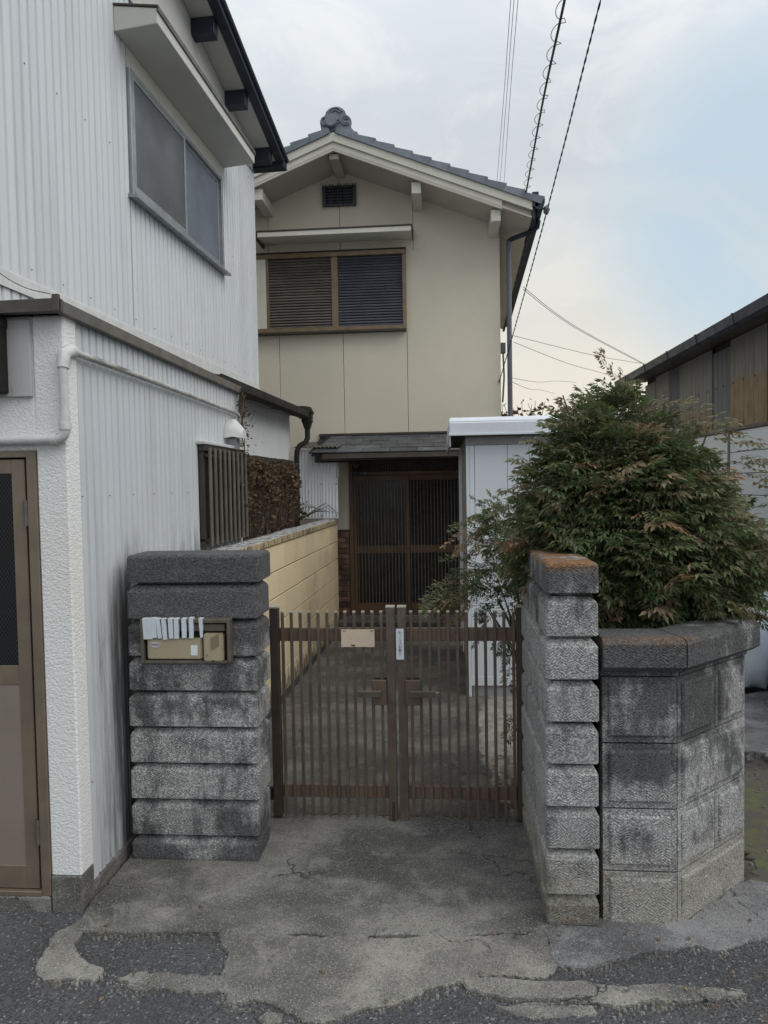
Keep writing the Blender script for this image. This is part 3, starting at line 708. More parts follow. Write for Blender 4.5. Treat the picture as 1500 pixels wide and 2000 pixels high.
def plant(root, placements, variants, name='leaf_spray', maxpieces=300):
    camp = Vector((0, 0, 1.65)); placements.sort(key=lambda p: (p[0].translation-camp).length-(.6 if p[2] else 0))
    big = MB(); bt = []
    for i, (m, vi, surf) in enumerate(placements):
        me, mb, ti = variants[vi % len(variants)]
        if i < maxpieces:
            o = bpy.data.objects.new(name, me); col.objects.link(o); o.parent = root
            o.matrix_local = Matrix.Translation(-ORG[root.name]) @ m
        else:
            big.add([tuple(m @ Vector(v)) for v in mb.v], mb.f); bt += ti
    if bt: leafpart('inner_foliage', big, bt, leaf_green, root, 5, kind='stuff')

GV = make_variants(14, lambda i: (.04, .10, .16, .24, .34, .08, .18, .44, .12, .28, .55, .06, .22, .74)[i])
PROF = [(1.02, .28), (1.10, .42), (1.22, .49), (1.36, .515), (1.47, .50), (1.58, .45), (1.70, .40), (1.80, .345), (1.90, .27), (1.98, .18), (2.05, .08), (2.10, .03)]
def prof(z):
    for (a, ra), (b, rb) in zip(PROF, PROF[1:]):
        if a <= z <= b: return ra+(rb-ra)*(z-a)/(b-a)
    return .04
bush = thing('nandina_bush', 'big rounded nandina bush with green and reddish pointed leaves growing from the stone planter', 'bush', (.95, 3.30, 1.0))
BC = Vector((.905, 3.36, 0))
pl = []
r = random.Random(11)
N = 1350; k = 0
while k < N:
    z = r.uniform(1.06, 2.08)
    if r.random() > .08+prof(z)*1.5*(1 if z < 1.75 else .7): continue
    a = r.uniform(0, 2*math.pi)
    inner = r.random() < .38
    rad = prof(z)*(1+.12*noise.noise(Vector((math.cos(a)*2, math.sin(a)*2, z*3)))*2)
    if math.cos(a) < 0: rad *= 1.0+.10*max(0, 1-abs(z-1.4)/.4)
    o_ = Vector((math.cos(a)*1.0, math.sin(a)*.88, 0))
    L = .27
    el = R(r.uniform(-18, 30))+R(50)*max(0, (z-1.65)/.45)
    if z < 1.25: el -= R(16)
    d = Vector((o_.x*math.cos(el), o_.y*math.cos(el), math.sin(el)))
    d += Vector((r.uniform(-.35, .35), r.uniform(-.35, .35), r.uniform(-.12, .12)))
    tip = BC+Vector((-.10*max(0, min(1, (z-1.45)/.5)), 0, 0))+o_*rad*(r.uniform(.45, .88) if inner else r.uniform(.86, 1.05)); tip.z = z
    s_ = r.uniform(.62, 1.08)*(1 if z < 1.8 else .8)
    pos = tip-d.normalized()*L*s_*.85
    vi = r.choice([0, 1, 2, 3, 5, 6, 8, 9, 11, 12]+([4, 7, 10, 10, 7, 13] if (z > 1.66 or rad > .45 and r.random() < .75) and not inner else [4]))
    if math.cos(a) > .5 and z > 1.5 and not inner and r.random() < .3: vi = r.choice((7, 10, 4))
    pl.append((orient(pos, d, r.uniform(-.6, .6), s_), vi, not inner)); k += 1
# single shoots standing out of the outline
for x, y, z, dx, dy, dz, s_, vi in ((.80, 3.25, 2.07, .03, 0, 1, .8, 10), (.62, 3.2, 1.93, -.4, 0, .5, .7, 7), (.95, 3.2, 1.97, .5, 0, .5, .7, 10), (.70, 3.3, 1.95, -.5, 0, .7, .8, 7), (1.14, 3.2, 1.84, .9, 0, .32, 1, 10), (1.22, 3.2, 1.80, .9, .1, .1, .9, 7),
                                  (1.34, 3.2, 1.62, .9, 0, .1, .9, 10), (1.4, 3.25, 1.35, .9, 0, -.12, 1.0, 10), (1.38, 3.1, 1.22, .9, 0, -.25, .9, 13), (.52, 3.3, 1.76, -.95, 0, .16, .8, 4), (.56, 3.3, 1.88, -.9, 0, .3, .85, 7),
                                  (.42, 3.3, 1.6, -.9, 0, .1, .9, 7), (1.38, 3.2, 1.5, .9, 0, .25, .9, 7), (1.28, 3.2, 1.70, .9, .1, .12, .9, 4), (1.05, 3.15, 1.92, .8, 0, .3, .9, 7), (.42, 3.25, 1.68, -.9, 0, .1, .8, 4), (1.36, 3.15, 1.42, .9, 0, .0, .95, 9), (1.34, 3.1, 1.30, .9, 0, -.1, .9, 7), (.60, 3.1, 1.90, -.8, 0, .5, .8, 4)):
    d = Vector((dx, dy, dz)); pl.append((orient(Vector((x, y, z))-d.normalized()*.1, d, 0, s_), vi, True))
plant(bush, pl, GV)
sb = MB()
for i in range(26):
    a = r.uniform(0, 6.28); q = r.uniform(.1, .42); e = Vector((BC.x+math.cos(a)*q, BC.y+math.sin(a)*q*.8, r.uniform(1.5, 2.05)))
    s0 = Vector((BC.x+math.cos(a)*.1, BC.y+math.sin(a)*.1, 1.0)); m_ = s0.lerp(e, .5)+Vector((0, 0, .12))
    sb.tube([s0, m_, e], [.009, .006, .003], 5)
part('stems', sb, stem_m, bush)

GV2 = make_variants(8, lambda i: (.03, .08, .14, .25, .45, .7, .1, .62)[i], L=.22, leaf=.034)
b2 = thing('nandina_bush', 'loose straggly nandina shrub with reddish tips leaning over the right gate leaf', 'bush', (.45, 4.05, 0))
pl = []
def cluster(n, c, rr, vis, smin=.6, smax=1.0, out_=None, lift=.3):
    for _ in range(n):
        p = Vector((c[0]+r.gauss(0, rr[0]), c[1]+r.gauss(0, rr[1]), c[2]+r.gauss(0, rr[2])))
        d = (p-Vector((.5, 4.1, c[2]-.15))); d.z = abs(d.z)*.4+r.uniform(-.3, lift)
        if d.length < .05: d = Vector((-1, 0, .2))
        d += Vector((r.uniform(-.08, .05), r.uniform(-.1, .1), 0)); pl.append((orient(p, d, r.uniform(-.8, .8), r.uniform(smin, smax)), r.choice(vis), True))
cluster(34, (.40, 4.0, 1.22), (.07, .12, .10), (1, 2, 3, 4, 6, 0))
cluster(26, (.36, 4.0, 1.36), (.08, .1, .05), (3, 4, 5, 7, 2))
cluster(22, (.26, 3.95, 1.02), (.09, .1, .06), (0, 1, 2, 3, 4))
cluster(26, (.44, 4.0, .95), (.06, .12, .12), (0, 1, 2, 6))
cluster(14, (.44, 3.95, .62), (.05, .1, .12), (0, 1, 6), .5, .8)
cluster(8, (.46, 3.9, .30), (.05, .1, .10), (1, 6, 4), .45, .7)
cluster(10, (.19, 3.95, .98), (.04, .08, .05), (4, 5, 7), .6, .8)
for x, z, dx, dz, vi, s_ in ((.30, 1.30, -.9, .12, 7, .95), (.22, 1.33, -.95, .2, 5, .9), (.24, 1.42, -.1, 1, 2, .7), (.30, 1.45, .1, 1, 6, .65), (.33, 1.42, -.4, 1, 1, .7), (.20, 1.02, -.9, .25, 3, .9), (.16, .98, -.9, .05, 5, .85), (.3, .78, -.8, 0, 1, .6), (.37, 1.5, -.7, .4, 3, .7)):
    d = Vector((dx, 0, dz)); pl.append((orient(Vector((x, 3.97, z)), d, 0, s_), vi, True))
plant(b2, pl, GV2)
sb = MB()
for i in range(16):
    s0 = Vector((.50+r.uniform(-.04, .06), 4.02+r.uniform(-.1, .15), 0)); e = Vector((r.uniform(.18, .52), 4.0+r.uniform(-.15, .15), r.uniform(.9, 1.45)))
    m_ = Vector((.47+r.uniform(-.03, .05), s0.y, e.z*.6)); sb.tube([s0, m_, e], [.008, .006, .003], 5)
part('stems', sb, stem_m, b2)

# ================================================================== GATE
GY = 3.458
post_m = simple('dark_brown_gate_post', (.060, .045, .036), (.045, .034, .028), 9, .5, .12, 70)
lock_m = simple('brown_lock_case', (.14, .095, .07), (.115, .08, .06), 8, .5, .05, 60)
hinge_m = simple('dull_steel_hinge', (.17, .16, .145), (.12, .11, .10), 20, .5, .05, 60, metal=.4)
picket_me = {}
def picket(parent, x, lab=None):
    k = 'p'
    if k not in picket_me:
        picket_me[k] = newmesh('picket', MB().box(-.0072, .0072, -.0072, .0072, 0, 1.010), gate_m, bevel=.0012)
        picket_me['c'] = newmesh('picket_cap', MB().box(-.0076, .0076, -.0076, .0076, 0, .009), cap_m, bevel=.001)
    p = piece('picket', picket_me[k], parent, (x, GY-.012, .015)); piece('picket_cap', picket_me['c'], p, (x, GY-.012, 1.0255))
def leafgate(label, px0, px1, pw0, pw1, xs, hx0, hx1, lx, sgn, loc, bz0):
    t = thing('gate_leaf', label, 'gate', loc, 'leaves of the brown double gate')
    for x0, x1, zb, pmt in ((px0, px1, .012, post_m), (pw0, pw1, bz0, gate_m)):
        p = bx('gate_post', x0, x1, GY-.02, GY+.022, zb, 1.048, pmt, t, .002)
        bx('post_cap', x0-.001, x1+.001, GY-.021, GY+.023, 1.0485, 1.057, cap_m, p, .001)
    a, b = sorted((px0, px1, pw0, pw1))[1:3]
    bx('upper_rail', a, b, GY-.003, GY+.018, .884, .948, gate_rail, t, .002)
    bx('lower_rail', a, b, GY-.003, GY+.018, .104, .168, gate_rail, t, .002)
    for x in xs: picket(t, x)
    lk = part('lock_case', MB().prism([(hx0, -.037), ((hx0+hx1)/2, -.046), (hx1, -.037), (hx1, -.0), (hx0, -.0)], lambda x, y: (x, GY-.022+y*.45, .579), lambda x, y: (x, GY-.022+y*.45, .700)), lock_m, t, .002)
    part('lock_case_back', MB().box(hx0, hx1, GY+.022, GY+.036, .585, .70), gate_m, t, .002)
    hm = MB(); y = GY-.082; z0, z1 = .631, .662
    hm.prism([(y-.004, z0), (y+.022, z0+.002), (y+.026, z1-.004), (y-.010, z1)], lambda yy, z: (lx[0], yy, z), lambda yy, z: (lx[1], yy, z))
    hm.tube([((hx0+hx1)/2, GY-.022, .647), ((hx0+hx1)/2, y+.02, .647)], .009, 8)
    part('lever_handle', hm, box_brown, t, .002)
    return t
xl = [-.781+i*.0442 for i in range(12)]; xr = [-.150+i*.0446 for i in range(12)]
gl = leafgate('left leaf of the low brown gate, carrying the blank beige plate', -.845, -.802, -.272, -.230, xl, -.342, -.272, (-.408, -.292), 1, (-.82, GY, 0), -.012)
gr = leafgate('right leaf of the low brown gate, with the white strip sign on its centre post', .354, .394, -.216, -.174, xr, -.180, -.106, (-.160, -.036), -1, (.374, GY, 0), -.008)
bt = MB(); bt.tube([(-.249, GY-.022, .10), (-.249, GY-.022, -.035)], .006, 8); bt.tube([(-.249, GY-.022, -.010), (-.272, GY-.030, -.022), (-.280, GY-.034, -.040)], .005, 6)
part('drop_bolt', bt, rust, gl)
part('key_pin', MB().tube([(-.036, GY-.072, .651), (-.018, GY-.072, .651)], .003, 6), alu, gr)
for s in (.925, .12):
    hb = MB(); hb.box(-.866, -.845, GY-.012, GY+.014, s-.03, s+.03); hb.box(-.90, -.866, GY-.006, GY+.004, s-.012, s+.012); part('hinge', hb, black_plastic, gl, .001)
    hb = MB(); hb.box(.395, .41, GY-.012, GY+.014, s-.03, s+.03); part('hinge', hb, black_plastic, gr, .001)
# plates on the gate
sg = thing('sign_plate', 'blank beige plate with a rust spot on the upper rail of the left gate', 'sign', (-.408, GY-.026, .86))
bx('plate', -.490, -.327, GY-.028, GY-.0245, .860, .946, plate_m, sg, .001)
for x in (-.474, -.340): bx('slot', x-.009, x+.009, GY-.0295, GY-.0285, .938, .941, rust, sg, 0)
rs = MB()
for i in range(9): x = -.430+rnd.gauss(0, .008); z = .866+abs(rnd.gauss(0, .005)); rs.prism([(x+.003*math.cos(a)*rnd.uniform(.6, 1.3), z+.003*math.sin(a)) for a in (0, 1.2, 2.4, 3.6, 4.8)], lambda a, b: (a, GY-.0285, b), lambda a, b: (a, GY-.0292, b))
for i in range(9): x = rnd.uniform(-.46, -.40); z = rnd.uniform(.885, .93); rs.box(x, x+.0015, GY-.0290, GY-.0283, z, z+.0012)
part('rust_spot', rs, rust, sg)
st = thing('strip_sign', 'narrow white vertical sign with small Japanese lettering on the right centre post', 'sign', (-.2035, GY-.023, .8))
bx('plate', -.2225, -.1855, GY-.0245, GY-.0212, .798, .948, paper, st, .0008)
tx = 'セールスお断り'; items = []
for i, ch in enumerate(tx): items.append((ch, .0185, -.2035, GY-.0247, .932-.0175*i-.003, ch == 'ー'))
part('lettering', text_mb(items), ink, st)

# ================================================================== intercom panel
ip = thing('intercom_panel', 'beige intercom and letter slot in a brown surround, taped over with white strips', 'intercom', (-1.105, 3.02, .89))
Y0 = 3.028
fr = MB(); fr.box(-1.303, -1.288, Y0-.042, Y0, .891, 1.083); fr.box(-.921, -.906, Y0-.042, Y0, .896, 1.083); fr.box(-1.288, -.921, Y0-.042, Y0, 1.066, 1.083); fr.box(-1.288, -.921, Y0-.036, Y0, .889, .901)
part('surround', fr, box_brown, ip, .002)
bx('backing', -1.287, -.922, Y0-.012, Y0-.002, .902, 1.065, black_plastic, ip, 0)
bx('slot_flap', -1.277, -.932, Y0-.028, Y0-.012, 1.028, 1.060, box_brown, ip, .003)
pn = bx('call_panel', -1.276, -1.034, Y0-.035, Y0-.012, .907, .999, box_beige, ip, .005, seg=2)
em = MB(); em.prism([(-1.2395+.024*math.cos(a*.3142), .972+.0135*math.sin(a*.3142)) for a in range(20)], lambda a, b: (a, Y0-.035, b), lambda a, b: (a, Y0-.0375, b))
part('emblem', em, simple('emblem_silver', (.48, .50, .52), None, 9, .4, 0), pn)
part('emblem_lettering', text_mb([('National', .0105, -1.2395, Y0-.0378, .972, False)]), ink, pn)
bx('name_card', -1.082, -1.052, Y0-.0375, Y0-.0352, .924, .968, paper, pn, .001)
ic = bx('intercom_speaker', -1.024, -.937, Y0-.045, Y0-.012, .899, 1.020, box_beige, ip, .006, seg=2)
gm = MB()
for i in range(12):
    z = .946+i*.0048; gm.hexa([(-.992, Y0-.0462, z), (-.953, Y0-.0462, z+.022), (-.953, Y0-.0445, z+.022), (-.992, Y0-.0445, z), (-.992, Y0-.0462, z+.0016), (-.953, Y0-.0462, z+.0236), (-.953, Y0-.0445, z+.0236), (-.992, Y0-.0445, z+.0016)])
part('speaker_grille', gm, box_brown, ic)
gm = MB(); gm.box(-1.009, -1.007, Y0-.0462, Y0-.0448, .918, .932); gm.box(-.985, -.979, Y0-.0464, Y0-.0448, .8995, .906); part('call_button', gm, black_plastic, ic)
for x, w, z1, z0, lean in ((-1.291, .040, 1.086, .996, .004), (-1.252, .020, 1.088, 1.002, .004), (-1.232, .018, 1.086, 1.000, .008), (-1.207, .019, 1.085, .994, .006), (-1.177, .020, 1.086, .999, .002), (-1.151, .020, 1.086, .998, 0), (-1.117, .020, 1.086, 1.001, 0), (-1.085, .019, 1.089, 1.000, 0), (-1.042, .018, 1.086, 1.003, .006)):
    m = MB(); y1, y2 = Y0-.0432, Y0-.0412
    w2 = w*(.55 if x == -1.042 else 1)
    m.hexa([(x+lean, y1, z0), (x+lean+w2, y1, z0+.001), (x+lean+w2, y2, z0+.001), (x+lean, y2, z0), (x, y1-.0012, z1), (x+w, y1-.0012, z1), (x+w, y2+.02, z1+.001), (x, y2+.02, z1+.001)])
    part('tape_strip', m, tape_m, ip, 0)

# ================================================================== YELLOW BLOCK WALL
kx = .026
def yx(y): return -1.391+kx*y
yw = thing('block_wall', 'tan yellow block wall with mouldy coping running from the left pillar to the house', 'wall', (-1.3, 5.6, 0))
bl = {}
for r_ in range(6):
    y = 3.42-(.2 if r_ % 2 else 0)
    while y < 8.12:
        a = max(3.42, y); b = min(8.14, y+.398)
        if b-a > .03:
            L = round(b-a, 3); k = L
            if k not in bl: bl[k] = newmesh('wall_block', MB().box(-.10, 0, -L/2+.0006, L/2-.0006, .0045, .1965), yellow, bevel=.003)
            piece('wall_block', bl[k], yw, (yx((a+b)/2)+rnd.uniform(-.001, .001), (a+b)/2, .2*r_), (0, 0, -math.atan(kx)))
        y += .4
mb = MB(); mb.hexa([(yx(3.42)-.094, 3.43, 0), (yx(3.42)-.010, 3.43, 0), (yx(8.1)-.010, 8.12, 0), (yx(8.1)-.094, 8.12, 0), (yx(3.42)-.094, 3.43, 1.19), (yx(3.42)-.010, 3.43, 1.19), (yx(8.1)-.010, 8.12, 1.19), (yx(8.1)-.094, 8.12, 1.19)])
part('mortar_core', mb, joint_m, yw)
n_ = 8
for i in range(n_):
    a = 3.40+(8.15-3.40)*i/n_+.002; b = 3.40+(8.15-3.40)*(i+1)/n_-.002; w0, w1 = -.135, .012
    jz = rnd.uniform(-.002, .002)
    part('coping', MB().hexa([(yx(a)+w0, a, 1.203), (yx(a)+w1, a, 1.203), (yx(b)+w1, b, 1.203), (yx(b)+w0, b, 1.203), (yx(a)+w0, a, 1.262+jz), (yx(a)+w1, a, 1.256+jz), (yx(b)+w1, b, 1.256+jz), (yx(b)+w0, b, 1.262+jz)]), coping_y, yw, .005)
# drainage kerb along the foot of the wall
mb = MB(); mb.hexa([(yx(3.45)+.001, 3.45, .001), (yx(3.45)+.035, 3.45, .001), (yx(8.1)+.035, 8.1, .001), (yx(8.1)+.001, 8.1, .001), (yx(3.45)+.001, 3.45, .022), (yx(3.45)+.025, 3.45, .006), (yx(8.1)+.025, 8.1, .006), (yx(8.1)+.001, 8.1, .022)])
struct('gutter_fillet', mb, joint_m)

# ================================================================== LOW ANNEX (left front)
AX = -1.440; AY = 2.662
an = thing('white_annex', 'low white single storey annex with stuccoed front, ribbed side wall and a bronze door', 'house', (-2.2, 3.8, 0))
zt = 2.318
# stucco front with door opening
mb = MB()
mb.box(-4.6, -2.36, AY, AY+.12, .0, zt); mb.box(-1.553, AX+.012, AY, AY+.10, .125, zt); mb.box(-2.36, -1.553, AY, AY+.12, 1.800, zt)
part('stucco_wall', mb, stucco, an, .006)
mb = MB(); mb.box(-1.553, AX+.013, AY-.006, AY+.10, -.03, .128); mb.box(-4.6, -1.556, AY-.012, AY+.02, -.03, .045); part('concrete_plinth', mb, concrete_light, an, .006)
# side wall sheets: frame n=+x
def AF(n_, s, z): return (AX+n_, s, z)
for a, b, segs in ((2.70, 3.36, ((.04, 2.318),)), (3.36, 4.19, ((.04, 2.318),)), (4.19, 5.075, ((.04, 1.29), (1.905, 2.318)))):
    for z0, z1 in segs: part('wall_sheet', ribbed(MB(AF), a, b, z0, z1, .0605, .012, .66), white_siding_low, an)
mb = MB(); mb.box(AX-.03, AX+.004, AY+.10, 2.70, .10, 2.316); mb.box(AX-.02, AX+.006, 5.06, 5.10, .04, 2.316); part('corner_trim', mb, white_siding, an, .002)
mb = MB(); mb.box(-4.6, AX-.02, 5.03, 5.085, .0, 2.316); part('rear_wall', mb, plaster, an)
bx('base_strip', AX-.02, AX+.012, 2.70, 5.08, -.03, .045, concrete_light, an, .002)
nm = MB(AF)
for zz in (.45, 1.62):
    s_ = 2.79
    while s_ < 5.0:
        if not (s_ > 4.12 and 1.25 < zz < 1.95): nm.box(0, .003, s_-.0025, s_+.0025, zz-.0025, zz+.0025)
        s_ += .242
part('sheet_nail', nm, hinge_m0, an, kind='stuff')
# roof + flashing
mb = MB(); mb.hexa([(-4.6, 2.622, 2.50), (AX+.01, 2.622, 2.325), (AX+.01, 5.12, 2.325), (-4.6, 5.12, 2.50), (-4.6, 2.622, 2.54), (AX+.01, 2.622, 2.352), (AX+.01, 5.12, 2.352), (-4.6, 5.12, 2.54)])
part('roof', mb, brown_flash, an)
mb = MB(); mb.box(AX+.012, AX+.036, 2.60, 5.10, 2.312, 2.360); part('side_flashing', mb, simple('grey_brown_flashing', (.13, .115, .10), (.10, .09, .08), 6, .5, .1, 50), an, .002)
mb = MB(); mb.hexa([(-4.6, 2.588, 2.300), (AX+.04, 2.588, 2.312), (AX+.04, 2.62, 2.312), (-4.6, 2.62, 2.300), (-4.6, 2.588, 2.335), (AX+.04, 2.588, 2.362), (AX+.04, 2.62, 2.362), (-4.6, 2.62, 2.335)])
mb.box(AX+.012, AX+.04, 2.585, 2.5995, 2.312, 2.376)
part('front_flashing', mb, brown_flash, an, .002)
# door
dr = bx('door', -2.33, -1.603, AY+.018, AY+.050, .068, 1.770, alu_brown, an, .002)
fm = MB(); fm.box(-1.592, -1.5535, AY-.006, AY+.08, .045, 1.800); fm.box(-2.36, -1.592, AY-.006, AY+.08, 1.776, 1.800); fm.box(-2.36, -1.592, AY-.010, AY+.08, .045, .064)
part('door_frame', fm, alu_brown, an, .002)
fm = MB(); fm.box(-2.34, -1.66, AY+.006, AY+.017, 1.715, 1.770); fm.box(-1.660, -1.606, AY+.006, AY+.017, .068, 1.770); fm.box(-2.34, -1.66, AY+.006, AY+.017, .887, .962); fm.box(-2.34, -1.66, AY+.006, AY+.017, .068, .160)
part('door_rails', fm, alu_brown, dr, .0015)
bx('glass', -2.34, -1.660, AY+.0085, AY+.0175, .962, 1.715, wired, dr, 0)
bx('lower_panel', -2.34, -1.660, AY+.009, AY+.0175, .160, .887, door_panel, dr, 0)
for z in (1.56, .30):
    hb = MB(); hb.tube([(-1.600, AY-.004, z-.05), (-1.600, AY-.004, z+.05)], .007, 8); hb.box(-1.612, -1.588, AY-.004, AY+.004, z-.05, z+.05); part('hinge', hb, hinge_m, dr, 0)
# vent board and dark hood
bx('vent_board', -1.800, -1.553, AY-.018, AY-.001, 2.008, 2.300, wood_pale, an, .002)
mb = MB(); mb.box(-1.95, -1.640, AY-.10, AY-.019, 2.02, 2.27); mb.box(-1.96, -1.636, AY-.115, AY-.019, 2.265, 2.305); part('exhaust_hood', mb, black_plastic, an, .004)
# pipes
pp = MB(); z = 1.842; y = AY-.024; rr = .019; xc = AX+.020
pts = [(-4.5, y, z), (-2.6, y, z), (xc-.035, y, z)]+[(xc-.035+.035*math.sin(a), y, z+.035-.035*math.cos(a)) for a in (.4, .8, 1.2, 1.5708)]+[(xc, y, 1.95)]
pp.tube(pts, rr, 12); pp.tube([(xc-.055, y, z), (xc-.03, y, z)], rr+.004, 12); pp.tube([(xc, y, z+.035), (xc, y, z+.06)], rr+.004, 12); pp.tube([(xc, y, 1.95), (xc, y, 2.13)], rr-.002, 12)
pp.tube([(xc, y, 2.11), (xc, y+.01, 2.165), (xc+.006, y+.045, 2.185), (xc+.006, y+.075, 2.185)], [rr+.003, rr+.006, rr+.008, rr+.004], 12)
part('front_pipe', pp, white_paint, an, 0, True)
pp = MB(); pp.tube([(xc+.006, y+.06, 2.183), (xc+.006, 3.4, 2.180), (xc+.006, 4.2, 2.172), (xc+.006, 4.96, 2.162), (xc+.004, 5.02, 2.145), (xc+.004, 5.035, 2.10), (xc+.004, 5.035, 1.72), (xc+.010, 5.03, 1.665), (xc+.035, 5.02, 1.65)], [.0135]*6+[.0165]*3, 10)
part('side_pipe', pp, pipe_dirty, an, 0, True)
# hood vent
mb = MB(); hc = (4.82, 1.985); hr = .105
ring0 = [(AX+.002, hc[0]+hr*math.cos(a), hc[1]+hr*1.25*math.sin(a)) for a in [math.pi*i/10 for i in range(11)]]
ring1 = [(AX+.055, hc[0]+hr*.95*math.cos(a), hc[1]+hr*1.2*math.sin(a)) for a in [math.pi*i/10 for i in range(11)]]
ring2 = [(AX+.115, hc[0]+hr*.55*math.cos(a), hc[1]-.01+hr*.62*math.sin(a)) for a in [math.pi*i/10 for i in range(11)]]
ring0 = [(a, b, c-.01) for a, b, c in ring0]
mb.loft([ring0, ring1, ring2]); part('vent_hood', mb, white_paint, an, 0, True)
part('vent_duct', MB().box(AX, AX+.07, 4.78, 4.86, 1.90, 1.975), alu, an, .002)
# grilled window
wd = bx('window', AX-.05, AX-.02, 4.20, 5.06, 1.30, 1.90, alu_dark, an, 0)
mb = MB(); mb.box(AX-.02, AX+.03, 4.20, 4.235, 1.29, 1.895); mb.box(AX-.02, AX+.03, 5.03, 5.065, 1.29, 1.895); mb.box(AX-.02, AX+.045, 4.19, 5.07, 1.865, 1.905); mb.box(AX-.02, AX+.035, 4.19, 5.07, 1.285, 1.31)
part('window_frame', mb, alu_dark, wd, .002)
bx('head_flashing', AX-.01, AX+.055, 4.17, 5.10, 1.905, 1.925, white_paint, wd, .003)
bx('pane', AX-.019, AX-.012, 4.235, 5.03, 1.31, 1.865, glass_dark, wd, 0)
bar = boxmesh('grille_bar', .014, .032, .595, simple('bronze_grille_bar', (.16, .145, .125), (.13, .118, .10), 5, .45, .05, 60, metal=.25), .003)
for i in range(9): piece('grille_bar', bar, wd, (AX+.062, 4.232+i*.0985, 1.587))
mb = MB(); mb.box(AX+.046, AX+.054, 4.20, 5.05, 1.83, 1.85); mb.box(AX+.046, AX+.054, 4.20, 5.05, 1.32, 1.34); mb.box(AX+.0, AX+.05, 4.2, 4.215, 1.325, 1.335); mb.box(AX+.0, AX+.05, 5.03, 5.045, 1.325, 1.335); part('grille_rails', mb, alu_dark, wd, 0)

# ================================================================== UPPER WHITE HOUSE (left)
th = math.atan(.049); cs, sn = math.cos(th), math.sin(th); A0 = (-2.13, 0)
def UF(n_, s, z): return (A0[0]+s*sn+n_*cs, A0[1]+s*cs-n_*sn, z)
S1 = 7.065
uh = thing('white_house', 'tall white ribbed metal clad house end at upper left with a canopied sliding window', 'house', (-3.5, 5, 0))
wa, wb, wz0, wz1 = 4.445, 6.10, 3.495, 4.275
hz = 4.722
for a, b in ((2.70, 3.55), (3.55, wa), (wa, 5.27), (5.27, wb), (wb, S1)):
    for z0, z1 in (((2.45, wz0), (wz1+.13, hz)) if a >= wa-.001 and b <= wb+.001 else ((2.45, hz),)): part('wall_sheet', ribbed(MB(UF), a, b, z0, z1, .0675, .012, .70), white_siding, uh)
mb = MB(UF); mb.box(-.015, .002, S1-.03, S1+.012, 2.45, hz); part('corner_trim', mb, white_siding, uh, .002)
def zs_(s): return 5.29-.214*(s-5.43)
mb = MB(UF); mb.hexa([(-.12, 2.70, hz+.012), (-.006, 2.70, hz+.012), (-.006, S1, hz+.012), (-.12, S1, hz+.012), (-.12, 2.70, zs_(2.7)), (-.006, 2.70, zs_(2.7)), (-.006, S1, zs_(S1)), (-.12, S1, zs_(S1))]); part('gable_wall', mb, soffit_m, uh)
mb = MB(UF); mb.box(-.02, .010, 2.70, S1, hz-.004, hz+.012); part('drip_trim', mb, alu, uh, .002)
mb = MB(UF); mb.box(-3.5, -.012, S1-.10, S1, .0, zs_(S1)-.02); mb.box(-3.5, -.012, 2.70, 2.80, .0, 5.5); mb.box(-.12, -.02, 2.80, S1-.1, .0, 2.5); part('end_wall', mb, plaster, uh)
mb = MB(UF); mb.box(-.10, -.03, wa-.01, wb+.01, wz0-.02, wz1+.14); part('wall_backing', mb, dark_in, uh)
bx_ = MB(UF); bx_.box(-.01, .002, wa, wb, wz1+.002, wz1+.13); part('head_board', bx_, cream_trim, uh, .001)
w = thing('x', 'x', 'x'); bpy.data.objects.remove(w)
mb = MB(UF); fw = .03
mb.box(-.03, .022, wa, wa+fw, wz0, wz1); mb.box(-.03, .022, wb-fw, wb, wz0, wz1); mb.box(-.03, .022, wa+fw, wb-fw, wz1-fw, wz1); mb.box(-.03, .030, wa+fw, wb-fw, wz0, wz0+.028)
wo = part('window', mb, alu, uh, .002)
mid = (wa+wb)/2+.02
for a, b, n_, gm_ in ((wa+fw, mid+.02, .006, frost_l), (mid-.01, wb-fw, -.018, frost_r)):
    m = MB(UF); sw = .028; m.box(n_, n_+.014, a, a+sw, wz0+.028, wz1-fw); m.box(n_, n_+.014, b-sw, b, wz0+.028, wz1-fw); m.box(n_, n_+.014, a+sw, b-sw, wz1-fw-.024, wz1-fw); m.box(n_, n_+.014, a+sw, b-sw, wz0+.028, wz0+.066)
    part('sash', m, alu, wo, .001)
    m = MB(UF); m.box(n_+.003, n_+.008, a+sw, b-sw, wz0+.066, wz1-fw-.024); part('pane', m, gm_, wo)
mb = MB(UF); mb.hexa([(0.0, wa-.03, wz0-.028), (.065, wa-.03, wz0-.036), (.065, wb+.04, wz0-.036), (0, wb+.04, wz0-.028), (0, wa-.03, wz0-.002), (.065, wa-.03, wz0-.016), (.065, wb+.04, wz0-.016), (0, wb+.04, wz0-.002)]); part('sill', mb, alu, wo, .001)
nm = MB(UF)
for zz in (2.72, 3.70, 4.62):
    s_ = 2.85
    while s_ < S1:
        if not (wa-.05 < s_ < wb+.05 and wz0-.05 < zz < wz1+.15): nm.box(0, .003, s_-.003, s_+.003, zz-.003, zz+.003)
        s_ += .27
part('sheet_nail', nm, hinge_m0, uh, kind='stuff')
